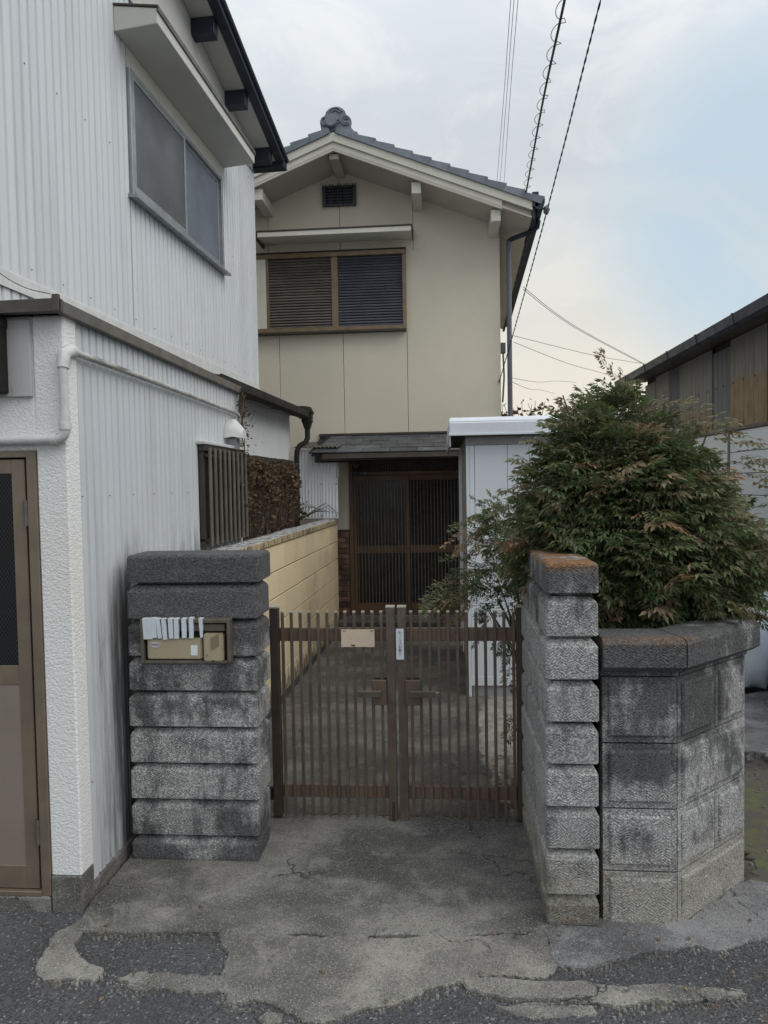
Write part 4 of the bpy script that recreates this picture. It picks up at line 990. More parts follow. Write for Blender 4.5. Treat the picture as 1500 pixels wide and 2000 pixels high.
# canopy
ca, cb = 4.30, 6.205
mb = MB(UF); mb.hexa([(0, ca, 4.405), (.275, ca, 4.425), (.275, cb, 4.425), (0, cb, 4.405), (0, ca, 4.555), (.275, ca, 4.515), (.275, cb, 4.515), (0, cb, 4.555)]); cn = part('canopy', mb, soffit_m, uh, .003)
mb = MB(UF); mb.hexa([(-.0, ca-.006, 4.557), (.285, ca-.006, 4.517), (.285, cb+.006, 4.517), (0, cb+.006, 4.557), (0, ca-.006, 4.569), (.285, ca-.006, 4.529), (.285, cb+.006, 4.529), (0, cb+.006, 4.569)]); mb.box(.277, .285, ca-.006, cb+.006, 4.495, 4.517); part('canopy_flashing', mb, alu_dark, cn)
# eaves
def rake(n0, n1, s0, s1, zo0, zo1):
    return MB(UF).hexa([(n0, s0, zs_(s0)+zo0), (n1, s0, zs_(s0)+zo0), (n1, s1, zs_(s1)+zo0), (n0, s1, zs_(s1)+zo0), (n0, s0, zs_(s0)+zo1), (n1, s0, zs_(s0)+zo1), (n1, s1, zs_(s1)+zo1), (n0, s1, zs_(s1)+zo1)])
part('soffit', rake(-.004, .180, 2.4, 7.28, .0, .015), soffit_m, uh)
part('roof', rake(-4.0, .272, 2.3, 7.33, .075, .10), dark_metal, uh)
part('verge_board', rake(.182, .262, 2.35, 7.33, -.015, .073), dark_metal, uh, .004)
part('verge_cap', MB().tube([UF(.268, 2.35, zs_(2.35)+.055), UF(.268, 7.33, zs_(7.33)+.055)], .026, 10), dark_metal, uh, 0, True)
mb = MB(UF); mb.box(-3.0, .262, 7.24, 7.36, zs_(7.33)-.035, zs_(7.33)+.04); part('eaves_fascia', mb, dark_metal, uh, .003)
for s in (4.07, 4.81, 5.55, 6.29, 7.03):
    part('purlin_end', MB(UF).hexa([(-.02, s-.005, zs_(s)-.125), (.178, s-.005, zs_(s)-.125), (.178, s+.085, zs_(s)-.14), (-.02, s+.085, zs_(s)-.14), (-.02, s-.005, zs_(s)-.002), (.178, s-.005, zs_(s)-.002), (.178, s+.085, zs_(s+.085)-.002), (-.02, s+.085, zs_(s+.085)-.002)]), dark_metal, uh, .003)

# ================================================================== LEAN-TO (left back)
lt = thing('lean_to', 'white plastered lean-to with a dark brown roof gutter behind the annex', 'extension', (-2.0, 6.5, 0))
k2 = .049
def LX(off, y): return off+k2*y
Pl = lambda off, y, z: (LX(off, y), y, z)
mb = MB(); mb.hexa([Pl(-2.16, 5.09, 0), Pl(-2.06, 5.09, 0), Pl(-2.06, 7.96, 0), Pl(-2.16, 7.96, 0), Pl(-2.16, 5.09, 2.44), Pl(-2.06, 5.09, 2.44), Pl(-2.06, 7.96, 2.44), Pl(-2.16, 7.96, 2.44)])
mb.box(-3.8, -1.79, 7.86, 7.955, 0, 2.44)
part('plaster_wall', mb, plaster, lt)
mb = MB(); mb.hexa([Pl(-2.16, 5.11, 2.455), Pl(-1.90, 5.11, 2.405), Pl(-1.90, 8.0, 2.405), Pl(-2.16, 8.0, 2.455), Pl(-2.16, 5.11, 2.47), Pl(-1.90, 5.11, 2.42), Pl(-1.90, 8.0, 2.42), Pl(-2.16, 8.0, 2.47)]); part('soffit', mb, soffit_m, lt)
mb = MB(); mb.hexa([Pl(-4.2, 5.11, 2.83), Pl(-1.91, 5.11, 2.455), Pl(-1.91, 8.04, 2.455), Pl(-4.2, 8.04, 2.83), Pl(-4.2, 5.11, 2.86), Pl(-1.91, 5.11, 2.485), Pl(-1.91, 8.04, 2.485), Pl(-4.2, 8.04, 2.86)]); part('roof', mb, black_plastic, lt)
mb = MB(); mb.hexa([(-1.99, 3.0, 2.60), UF(.012, 3.0, 2.58), UF(.012, S1, 2.58), (-1.83, S1, 2.60), (-1.99, 3.0, 2.67), UF(.004, 3.0, 2.66), UF(.004, S1, 2.66), (-1.83, S1, 2.67)]); part('wall_flashing', mb, white_paint, lt)
prof_g = [(0, .085), (.0, .0), (.05, -.012), (.085, .02), (.088, .085), (.078, .085), (.074, .03), (.05, .0), (.01, .01), (.01, .085)]
gt = MB(); gt.loft([[Pl(-1.905+u, y, 2.385+v) for u, v in prof_g] for y in (5.12, 6.5, 7.97)]); gut = part('gutter', gt, black_plastic, lt, 0, True)
for y in (5.2, 5.95, 6.7, 7.35, 7.8):
    m = MB(); m.loft([[Pl(-1.91+u*1.06, yy, 2.380+v*1.05) for u, v in prof_g[:5]]+[Pl(-1.905, yy, 2.48)] for yy in (y-.012, y+.012)]); part('gutter_bracket', m, black_plastic, gut)
gx = LX(-1.86, 7.95)
hp = MB(); hp.box(gx-.055, gx+.055, 7.90, 8.02, 2.35, 2.49); hp.box(gx-.065, gx+.068, 7.89, 8.03, 2.445, 2.475); hp.loft([rect8(gx-.05, gx+.05, 7.905, 8.015, 2.35, 0), rect8(gx-.05, gx+.05, 7.905, 8.015, 2.28, .018)])
hp.tube([(gx, 7.96, 2.30), (gx, 7.96, 2.20)], .03, 12); part('rain_hopper', hp, black_plastic, lt, .003)
part('return_gutter', MB().tube([(gx-.45, 8.03, 2.50), (gx-.05, 8.03, 2.50), (gx+.01, 8.01, 2.49), (gx+.03, 7.98, 2.45)], .045, 12), black_plastic, lt, 0, True)
part('downpipe', MB().tube([(gx, 7.96, 2.22), (gx, 7.96, 2.18), (gx-.02, 7.95, 2.13), (gx-.085, 7.92, 2.09), (gx-.11, 7.9, 2.03), (gx-.115, 7.9, 1.95), (gx-.135, 7.88, .0)], .030, 12), black_plastic, lt, 0, True)

# pale fence smothered in dead ivy
tf = thing('picket_fence', 'dark picket fence smothered in dead brown ivy behind the yellow block wall', 'fence', (-1.55, 6.2, 1.2))
def fx(y): return -1.648+.026*y
pk = boxmesh('pale', .012, .045, .66, alu_dark, .002)
y = 5.15
while y < 7.1: piece('pale', pk, tf, (fx(y), y, 1.568+rnd.uniform(-.003, .003))); y += .0585
mb = MB(); 
for z in (1.35, 1.75): mb.hexa([(fx(5.12)-.03, 5.12, z), (fx(5.12)-.01, 5.12, z), (fx(7.1)-.01, 7.1, z), (fx(7.1)-.03, 7.1, z), (fx(5.12)-.03, 5.12, z+.03), (fx(5.12)-.01, 5.12, z+.03), (fx(7.1)-.01, 7.1, z+.03), (fx(7.1)-.03, 7.1, z+.03)])
part('fence_rail', mb, alu_dark, tf)
cs_ = []
while len(cs_) < 3500:
    y = rnd.uniform(5.12, 7.14); z = rnd.uniform(1.24, 1.885)
    dens = .12+.88*min(1, max(0, (z-1.45+.12*noise.noise(Vector((y*2.3, 7, 0))))/.16)); dens *= min(1, max(.05, .55+1.1*noise.noise(Vector((y*3.5, z*6, 0))))); dens *= 1 if z < 1.83+.05*noise.noise(Vector((y*6, 0, 3))) else .25
    if rnd.random() < dens: cs_.append((fx(y)+rnd.uniform(-.03, .075)-.3*max(0, z-1.84), y, z))
mb, ti = leafquads(cs_, .046, lambda: min(1, max(0, rnd.gauss(.36, .24))))
leafpart('dead_ivy', mb, ti, leaf_dead, tf, 4, kind='stuff')
mb = MB()
for i in range(60):
    y = rnd.uniform(5.2, 7.0); z = rnd.uniform(1.25, 1.5); mb.tube([(fx(y)+.02, y, 1.24), (fx(y)+rnd.uniform(.0, .06), y+rnd.uniform(-.1, .1), z), (fx(y)+.03, y+rnd.uniform(-.2, .2), z+.25)], .003, 4)
part('ivy_stem', mb, stem_m, tf, kind='stuff')
# vine on the annex pipe
vn = thing('climbing_vine', 'thin half-dry vine climbing the white pipe at the annex corner', 'vine', (-1.40, 5.05, 1.5))
mb = MB()
for i in range(9):
    ph = rnd.uniform(0, 6); pts = [(-1.41+.03*math.sin(z_*9+ph), 5.05+.04*math.cos(z_*7+ph), z_) for z_ in [1.5+.085*j for j in range(11)]]; mb.tube(pts, .0028, 4)
part('vine_stem', mb, stem_m, vn)
cs_ = [(-1.40+rnd.gauss(0, .035)+(.06*rnd.random() if rnd.random() < .2 else 0), 5.06+rnd.gauss(0, .05), rnd.uniform(1.5, 2.34)) for _ in range(420)]
mb, ti = leafquads(cs_, .022, lambda: rnd.uniform(0, 1)); leafpart('vine_leaves', mb, ti, leaf_vine, vn, 4, kind='stuff')
# weeds at the far end of the wall
wd_ = thing('weed', 'small dark green weeds and twigs at the foot of the black downpipe', 'weed', (-1.55, 7.3, 1.25))
mb, ti = leafquads([(-1.52+rnd.gauss(0, .05), 7.35+rnd.gauss(0, .25), 1.28+abs(rnd.gauss(0, .10))) for _ in range(260)], .04, lambda: rnd.uniform(0, .45)); leafpart('leaves', mb, ti, leaf_vine, wd_, 4, kind='stuff')
mb = MB()
for i in range(10):
    x0 = -1.56+i*.035; mb.tube([(-1.56, 8.0, 1.28), (x0, 7.98, 1.40+.05*math.sin(i)), (x0+.12, 7.96, 1.40-.01*i)], .003, 4)
part('twig', mb, stem_m, wd_)

# corrugated screen
cr = thing('corrugated_screen', 'two white corrugated sheets standing on the end of the yellow block wall', 'screen', (-1.37, 8.1, 1.26))
for u0, u1, z1, yy in ((-1.625, -1.338, 2.055, 8.10), (-1.352, -1.158, 2.060, 8.088)):
    m = MB(); sine_sheet(m, u0, u1, 1.268, z1, .0355, .007, lambda u, d, z: (u, yy+d, z)); part('corrugated_sheet', m, corr_white, cr, 0, True)
m = MB(); m.hexa([(-1.168, 8.07, 1.74), (-1.140, 8.07, 1.735), (-1.140, 8.078, 1.735), (-1.168, 8.078, 1.74), (-1.168, 8.07, 2.055), (-1.145, 8.07, 2.055), (-1.145, 8.078, 2.055), (-1.168, 8.078, 2.055)]); part('loose_strip', m, wood_pale, cr, .001)
m = MB(); 
vs = []; fs = []; nn_ = 66
for i in range(nn_+1):
    x = -1.66+(-1.14+1.66)*i/nn_; d = .009*math.sin(2*math.pi*i/6); vs += [(x, 8.05, 2.075+d), (x+.10, 8.5, 2.16+d)]
    if i: fs.append((2*i-2, 2*i, 2*i+1, 2*i-1))
m.add(vs, fs); part('corrugated_top', m, simple('old_dark_corrugated', (.10, .09, .085), (.06, .055, .05), 9, .6, .2, 50), cr, 0, True)
m = MB()
for x in (-1.605, -1.345, -1.175):
    for z in (1.30, 1.66, 2.02): m.box(x-.006, x+.006, 8.072, 8.082, z-.006, z+.006)
part('screw', m, rust, cr)

# ================================================================== MAIN HOUSE
mh = thing('cream_house', 'cream two storey Japanese house with grey tiled gable roof and dark lattice front door', 'house', (-1.15, 8.6, 0))
FY = 8.60; RX = -1.125; SL = .392; XR = .735; XL = -3.05
kk = .033
def roofz(x, z0=5.36): return z0-SL*abs(x-RX)
# facade panels with caulked joints
def poly_panel(name, x0, x1, z0, z1, y=FY, th_=.03, parent=mh, mat=cream):
    top = lambda x: min(z1, roofz(x, 5.40))
    xs = [x0]+([RX] if x0 < RX < x1 else [])+[x1]
    pts = [(x0, z0)]+[(x1, z0)]+[(x, top(x)) for x in reversed(xs)]
    m = MB(); m.prism(pts, lambda a, b: (a, y, b), lambda a, b: (a, y+th_, b)); return part(name, m, mat, parent, .002)
g = .0028
lowx = [XL, -2.66, -1.908, -1.131, -.365, XR]
for a, b in zip(lowx[:-1], lowx[1:-1]): poly_panel('wall_panel', a+g, b-g, 2.10, 3.47)
upx = [XL, -2.88, -2.012, -1.144, -.275, XR]
wx0, wx1 = -2.032, -.366
for a, b in zip(upx[:-1], upx[1:-1]): poly_panel('wall_panel', a+g, b-g, 4.40, 6)
m = MB(); m.prism([(-.365+g, 2.10), (XR, 2.10), (XR, roofz(XR, 5.40)), (-.275+g, roofz(-.275, 5.40)), (-.275+g, 4.40), (wx1, 4.40), (wx1, 3.473), (-.365+g, 3.473)], lambda a, b: (a, FY, b), lambda a, b: (a, FY+.03, b)); part('wall_panel', m, cream, mh); poly_panel('wall_panel', XL, -2.30, 3.473, 4.397)
bx('lower_wall', .315, XR, FY, FY+.03, 0, 2.098, cream, mh); m = MB(); m.prism([(XL, 0), (-1.27, 0), (-1.27, 1.105), (-1.09, 1.105), (-1.09, 2.098), (XL, 2.098)], lambda a, b: (a, FY, b), lambda a, b: (a, FY+.03, b)); part('lower_wall', m, cream, mh)
m = MB(); m.box(XL+.03, XR-.03, FY+.03, FY+.06, 0, 4.62); m.prism([(XL+.03, 4.62), (XR-.03, 4.62), (RX, 5.33)], lambda a, b: (a, FY+.031, b), lambda a, b: (a, FY+.06, b)); part('wall_core', m, joint_m, mh)
m = MB(); m.hexa([(XR-.12, FY+.002, 0), (XR, FY+.002, 0), (XR+kk*5.2, 13.8, 0), (XR-.12+kk*5.2, 13.8, 0), (XR-.12, FY+.002, 4.62), (XR, FY+.002, 4.62), (XR+kk*5.2, 13.8, 4.62), (XR-.12+kk*5.2, 13.8, 4.62)]); m.box(XL, XL+.12, FY+.032, 13.8, 0, 4.5); part('side_wall', m, cream, mh)
vent_m = simple('dark_grey_vent_metal', (.055, .06, .07), (.04, .044, .052), 9, .5, .05)
# gable vent
vt = bx('gable_vent', -1.325, -.955, FY-.012, FY-.001, 4.955, 5.185, dark_in, mh, 0)
m = MB(); m.box(-1.335, -1.30, FY-.035, FY-.012, 4.955, 5.19); m.box(-.975, -.945, FY-.035, FY-.012, 4.955, 5.19); m.box(-1.30, -.975, FY-.035, FY-.012, 5.165, 5.19); m.box(-1.30, -.975, FY-.035, FY-.012, 4.955, 4.975); part('vent_frame', m, vent_m, vt, .002)
lv = boxmesh('vent_louvre', .325, .02, .014, vent_m, .002)
for i in range(5): piece('vent_louvre', lv, vt, (-1.137, FY-.026, 4.998+i*.034), (.5, 0, 0))
vb = boxmesh('vent_bar', .010, .012, .268, vent_m, .002)
for i in range(5):
    for d in (0, .031): piece('vent_bar', vb, vt, (-1.337+i*.0905+d, FY-.042, 5.072))
# canopy above window
m = MB(); m.hexa([(-2.06, 8.25, 4.515), (-.285, 8.25, 4.515), (-.275, FY-.001, 4.535), (-2.11, FY-.001, 4.535), (-2.06, 8.25, 4.572), (-.285, 8.25, 4.572), (-.275, FY-.001, 4.62), (-2.11, FY-.001, 4.62)]); c_ = part('window_canopy', m, cream_trim, mh, .003)
m = MB(); m.hexa([(-2.07, 8.24, 4.574), (-.275, 8.24, 4.574), (-.265, FY-.001, 4.622), (-2.12, FY-.001, 4.622), (-2.07, 8.24, 4.588), (-.275, 8.24, 4.588), (-.265, FY-.001, 4.636), (-2.12, FY-.001, 4.636)]); m.box(-2.09, -2.062, 8.25, FY-.002, 4.50, 4.572); m.box(-.283, -.27, 8.25, FY-.002, 4.52, 4.572); part('canopy_flashing', m, alu_dark, c_)
# upstairs shutter window
sw = bx('shutter_window', wx0+.02, wx1-.02, FY-.03, FY+.02, 3.50, 4.37, dark_in, mh, 0)
m = MB(); y0 = FY-.085
m.box(-2.032, -2.002, y0, FY-.0, 3.50, 4.39); m.box(-.408, -.366, y0, FY, 3.50, 4.42); m.box(-2.30, -.366, y0-.012, FY, 4.345, 4.40); m.box(-2.30, -.366, y0-.012, FY, 3.475, 3.520); m.box(-1.249, -1.172, y0+.006, FY, 3.52, 4.345)
part('window_frame', m, gold_frame, sw, .003)
m = MB(); m.box(-2.31, -.36, y0-.03, FY-.001, 4.402, 4.412); m.box(-2.31, -.372, y0-.02, FY-.001, 3.455, 3.474); part('shutter_rail', m, alu_dark, sw, .002)
bx('shutter_box', -2.30, -2.034, y0-.01, FY-.001, 3.522, 4.343, cream_trim, sw, .004)
for a, b, mt in ((-2.002, -1.250, slat_m), (-1.171, -.408, grey_slat_m)):
    sl = newmesh('shutter_slat', MB().prism([(-.010, -.0135), (.006, -.0135), (.006, .0135), (-.002, .0135), (-.013, -.006)], lambda p, q: (-(b-a)/2, p, q), lambda p, q: ((b-a)/2, p, q)), mt)
    for i in range(25): piece('shutter_slat', sl, sw, ((a+b)/2, FY-.055, 3.537+i*.0329))
# soffits, barge boards
YV = 8.0
for sx, xe, xe2 in ((1, 1.045, XR+.0), (-1, -3.42, XL)):
    m = MB(); a = RX
    def B(x, y, dz): return (x, y, roofz(x, 5.36)+dz)
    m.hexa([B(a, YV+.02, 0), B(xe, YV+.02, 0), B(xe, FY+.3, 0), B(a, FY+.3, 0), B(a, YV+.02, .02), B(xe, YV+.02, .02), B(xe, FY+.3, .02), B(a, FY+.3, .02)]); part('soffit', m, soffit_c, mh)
    m = MB(); m.hexa([(a, YV, roofz(a, 5.44)), (xe, YV, roofz(xe, 5.44)), (xe, YV+.035, roofz(xe, 5.44)), (a, YV+.035, roofz(a, 5.44)), (a, YV, roofz(a, 5.535)), (xe, YV, roofz(xe, 5.535)), (xe, YV+.035, roofz(xe, 5.535)), (a, YV+.035, roofz(a, 5.535))]); part('barge_board', m, cream_trim, mh, .002)
    xl_ = .72 if sx > 0 else xe
    if sx > 0: part('eaves_board', MB().hexa([(.722, YV+.05, roofz(.722, 5.35)), (xe, YV+.05, roofz(xe, 5.35)), (xe, YV+.07, roofz(xe, 5.35)), (.722, YV+.07, roofz(.722, 5.35)), (.722, YV+.05, roofz(.722, 5.445)), (xe, YV+.05, roofz(xe, 5.445)), (xe, YV+.07, roofz(xe, 5.445)), (.722, YV+.07, roofz(.722, 5.445))]), soffit_c, mh)
    m = MB(); m.hexa([(a, YV+.022, roofz(a, 5.345)), (xl_, YV+.022, roofz(xl_, 5.345)), (xl_, YV+.05, roofz(xl_, 5.345)), (a, YV+.05, roofz(a, 5.345)), (a, YV+.022, roofz(a, 5.439)), (xl_, YV+.022, roofz(xl_, 5.439)), (xl_, YV+.05, roofz(xl_, 5.439)), (a, YV+.05, roofz(a, 5.439))]); part('lower_barge_board', m, cream_trim, mh, .002)
for x in (-2.87, -2.0, RX, -.215, .655):
    zt_ = roofz(abs(x-RX)+RX+.05, 5.36)-.003 if abs(x-RX) > .01 else 5.335
    hh = .125 if abs(x-RX) > .01 else .06
    part('purlin_end', MB().box(x-.053, x+.053, YV+.075, FY-.001, zt_-hh, zt_), cream_trim if abs(x-RX) > .01 else soffit_c, mh, .004)
# side eaves soffit on the right
m = MB(); xs0, xs1 = XR-.02, 1.06
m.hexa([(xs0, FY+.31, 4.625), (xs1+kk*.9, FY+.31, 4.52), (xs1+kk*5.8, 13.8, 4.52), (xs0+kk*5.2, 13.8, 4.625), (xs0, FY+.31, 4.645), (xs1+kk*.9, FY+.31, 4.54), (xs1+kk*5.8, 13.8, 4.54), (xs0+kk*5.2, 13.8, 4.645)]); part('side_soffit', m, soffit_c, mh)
# main roof body
for xe in (1.12, -3.5):
    m = MB(); a = RX; s_ = kk*5.8 if xe > 0 else 0
    m.hexa([(a, YV+.04, roofz(a, 5.50)), (xe, YV+.04, roofz(xe, 5.50)), (xe+s_, 13.9, roofz(xe, 5.50)), (a, 13.9, roofz(a, 5.50)), (a, YV+.04, roofz(a, 5.56)), (xe, YV+.04, roofz(xe, 5.56)), (xe+s_, 13.9, roofz(xe, 5.56)), (a, 13.9, roofz(a, 5.56))]); part('roof_slab', m, tile_grey, mh)
# roof tiles: verge tile with flap plus a second column; stepped overlap
def tile_mesh(sx, col_):
    L = .235; m = MB(); h0, h1 = .016, .044
    w0, w1 = (-.015, .27) if col_ == 0 else (.272, .55)
    ang = math.atan(SL)
    def T(u, y, v): return (sx*(u*math.cos(ang)+v*math.sin(ang)), y, -u*math.sin(ang)+v*math.cos(ang))
    nseg = 5; vs = []; 
    prof_ = [(w0+(w1-w0)*i/nseg, (.014*math.sin(math.pi*(.15+1.5*i/nseg)) if i > 0 else .004)) for i in range(nseg+1)]
    m.fn = T
    for (ya, ba), (yb, bb) in zip(prof_, prof_[1:]):
        m.hexa([(0, ya, h0-.03+ba), (L, ya, h1-.024+ba), (L, yb, h1-.024+bb), (0, yb, h0-.03+bb), (0, ya, h0+ba), (L, ya, h1+ba), (L, yb, h1+bb), (0, yb, h0+bb)])
    if col_ == 0: m.hexa([(0, w0-.006, h0-.055), (L-.012, w0-.006, h1-.085), (L-.012, w0+.014, h1-.085), (0, w0+.014, h0-.055), (0, w0-.006, h0+.004), (L, w0-.006, h1+.004), (L, w0+.014, h1+.004), (0, w0+.014, h0+.004)])
    return m
for sx in (1, -1):
    for c_i in (0, 1):
        me = newmesh('roof_tile', tile_mesh(sx, c_i), tile_grey, bevel=.002)
        for i in range(11):
            x = RX+sx*(.04+i*.2025); piece('roof_tile', me, mh, (x, YV, roofz(x, 5.572)))
# remaining courses as one stepped surface
m = MB()
for sx in (1, -1):
    for i in range(11):
        x0 = RX+sx*(.04+i*.2025); x1 = x0+sx*.215; m.hexa([(x0, YV+.55, roofz(x0, 5.55)), (x1, YV+.55, roofz(x1, 5.55)), (x1+.15, 13.9, roofz(x1, 5.55)), (x0+.15, 13.9, roofz(x0, 5.55)), (x0, YV+.55, roofz(x0, 5.59)), (x1, YV+.55, roofz(x1, 5.615)), (x1+.15, 13.9, roofz(x1, 5.615)), (x0+.15, 13.9, roofz(x0, 5.59))])
part('roof_courses', m, tile_grey, mh, kind='stuff')
# ridge and ornamental end tile
m = MB(); m.box(RX-.10, RX+.10, YV+.10, 13.9, 5.56, 5.64); m.box(RX-.085, RX+.085, YV+.10, 13.9, 5.643, 5.68); m.tube([(RX, YV+.12, 5.70), (RX, 13.9, 5.70)], .06, 12); part('ridge', m, tile_grey, mh, .004)
orn = part('ridge_end_ornament', MB().prism([(RX-.155, 5.555), (RX-.165, 5.60)]+[(RX-.115+.062*math.cos(a), 5.665+.062*math.sin(a)) for a in (3.6, 3.1, 2.6, 2.1, 1.7)]+[(RX+.125*math.cos(a), 5.715+.115*math.sin(a)) for a in (2.55, 2.2, 1.9, 1.57, 1.24, .94, .6)]+[(RX+.115+.062*math.cos(a), 5.665+.062*math.sin(a)) for a in (1.4, 1.0, .5, 0, -.5)]+[(RX+.165, 5.60), (RX+.22, 5.535), (RX+.1, 5.53), (RX, 5.565), (RX-.1, 5.53)], lambda a, b: (a+.03, YV+.03, b), lambda a, b: (a+.03, YV+.10, b)), tile_grey, mh, .010, seg=2)
m = MB(); m.tube([(RX-.015, YV-.035, 5.655), (RX-.015, YV+.06, 5.655)], .068, 18); part('round_end_tile', m, tile_grey, orn, .006, seg=2)
m = MB()
for cx, cz, r0 in ((RX+.145, 5.665, .048), (RX+.145, 5.665, .026), (RX-.085, 5.67, .045), (RX+.03, 5.725, .085), (RX+.03, 5.725, .058)):
    pts = [(cx+r0*math.cos(a*.5), YV+.024, cz+r0*math.sin(a*.5)) for a in range(1, 12)]; m.tube(pts, .009, 6)
part('scroll_relief', m, tile_grey, orn, 0, True)
# side gutter + downpipe
gxr = lambda y: 1.125+kk*(y-8)
m = MB(); m.loft([[(gxr(y)-.055, y, 4.70), (gxr(y)-.055, y, 4.605), (gxr(y)-.02, y, 4.585), (gxr(y)+.03, y, 4.60), (gxr(y)+.05, y, 4.66), (gxr(y)+.052, y, 4.705)] for y in (7.99, 10, 13.9)]); part('eaves_gutter', m, dark_metal, mh, .002)
m = MB(); m.box(1.04, 1.11, 7.99, 8.02, 4.62, 4.78); m.hexa([(1.035, 8.02, 4.50), (1.075, 8.02, 4.50), (1.075+kk*5.8, 13.9, 4.50), (1.035+kk*5.8, 13.9, 4.50), (1.035, 8.02, 4.72), (1.075, 8.02, 4.72), (1.075+kk*5.8, 13.9, 4.72), (1.035+kk*5.8, 13.9, 4.72)]); part('eaves_fascia', m, dark_metal, mh, .003)
m = MB(); m.tube([(1.15, 8.32, 4.59), (1.14, 8.34, 4.52), (1.08, 8.38, 4.485), (.87, 8.5, 4.455), (.835, 8.52, 4.435), (.83, 8.52, 4.40)], .027, 10); part('downpipe_arm', m, dark_metal, mh, 0, True)
dp = MB(); dp.tube([(.832, 8.52, 4.43), (.832, 8.52, 3.2), (.832, 8.52, .0)], .029, 12); dp.tube([(.832, 8.52, 4.0), (.832, 8.52, 3.94)], .032, 12); part('downpipe', dp, simple('grey_downpipe', (.12, .13, .155), (.10, .108, .13), 3, .45, .04), mh, 0, True)
m = MB(); m.ellipsoid((1.20, 8.05, 4.60), .035, .045, .05, 10, 8, lambda d: .15*math.sin(d.x*9)*math.cos(d.z*7)); m.tube([(1.15, 8.05, 4.62), (1.2, 8.05, 4.6)], .01, 6); part('cable_clamp', m, simple('grey_insulator', (.2, .2, .21), None, 5, .5, 0), mh, 0, True)
m = MB(); m.box(.74, .80, 8.66, 8.74, 3.18, 3.30); m.tube([(.77, 8.68, 3.2), (.78, 8.68, 2.9), (.76, 8.68, 2.6)], .012, 6); m.ellipsoid((.715, 8.58, 2.835), .014, .014, .018, 8, 6); part('junction_box', m, cable_g, mh, .003)
# ---------------- entrance roof
ER = part('entrance_roof', MB().hexa([(-1.43, 7.96, 1.975), (.62, 7.96, 1.975), (.62, FY-.001, 2.205), (-1.43, FY-.001, 2.205), (-1.43, 7.96, 1.995), (.62, 7.96, 1.995), (.62, FY-.001, 2.225), (-1.43, FY-.001, 2.225)]), black_plastic, mh)
sm = {}
for row in range(5):
    y0 = 7.945+row*.131; z0 = 2.003+row*.0465; x = -1.45+row*.034-(.15 if row % 2 else 0); xe = .62
    while x < xe:
        a = max(-1.45+row*.034, x); b = min(xe, x+.298)
        if b-a > .04:
            k = round(b-a, 2)
            if k not in sm: sm[k] = newmesh('slate', MB().hexa([(-k/2+.002, 0, 0), (k/2-.002, 0, 0), (k/2-.002, .16, .056), (-k/2+.002, .16, .056), (-k/2+.002, 0, .013), (k/2-.002, 0, .013), (k/2-.002, .16, .063), (-k/2+.002, .16, .063)]), slate, bevel=.0015)
            piece('slate', sm[k], ER, ((a+b)/2, y0+rnd.uniform(-.004, .004), z0+rnd.uniform(-.002, .004)))
        x += .30
bx('roof_edge_flashing', -1.44, .62, FY-.05, FY-.002, 2.235, 2.262, alu_dark, ER, .002)
m = MB(); m.hexa([(-1.455, 7.94, 2.0), (-1.435, 7.94, 2.0), (-1.28, FY-.01, 2.25), (-1.30, FY-.01, 2.25), (-1.455, 7.94, 2.02), (-1.435, 7.94, 2.02), (-1.28, FY-.01, 2.262), (-1.30, FY-.01, 2.262)]); part('verge_trim', m, black_plastic, ER)
m = MB(); m.loft([[(x, 7.955, 1.995), (x, 7.945, 1.93), (x, 7.90, 1.915), (x, 7.86, 1.94), (x, 7.862, 1.955), (x, 7.90, 1.93), (x, 7.94, 1.945), (x, 7.945, 1.995)] for x in (-1.30, .64)]); part('entrance_gutter', m, alu_dark, ER, 0, True)
m = MB(); m.box(-1.40, .64, 7.97, 8.02, 1.90, 1.973); m.hexa([(-1.40, 8.02, 1.955), (.64, 8.02, 1.955), (.64, FY-.001, 1.945), (-1.40, FY-.001, 1.945), (-1.40, 8.02, 1.965), (.64, 8.02, 1.965), (.64, FY-.001, 1.955), (-1.40, FY-.001, 1.955)]); m.box(-.27, -.22, 7.99, FY-.01, 1.90, 1.95); part('entrance_fascia', m, black_plastic, ER)
# hanging hook
m = MB(); m.tube([(-.985, 8.2, 1.95), (-.985, 8.2, 1.885)], .003, 5); m.tube([(-.985, 8.2, 1.885), (-.972, 8.2, 1.862), (-.955, 8.2, 1.850), (-.942, 8.2, 1.862), (-.945, 8.2, 1.88)], .004, 5); part('hook', m, alu, mh)
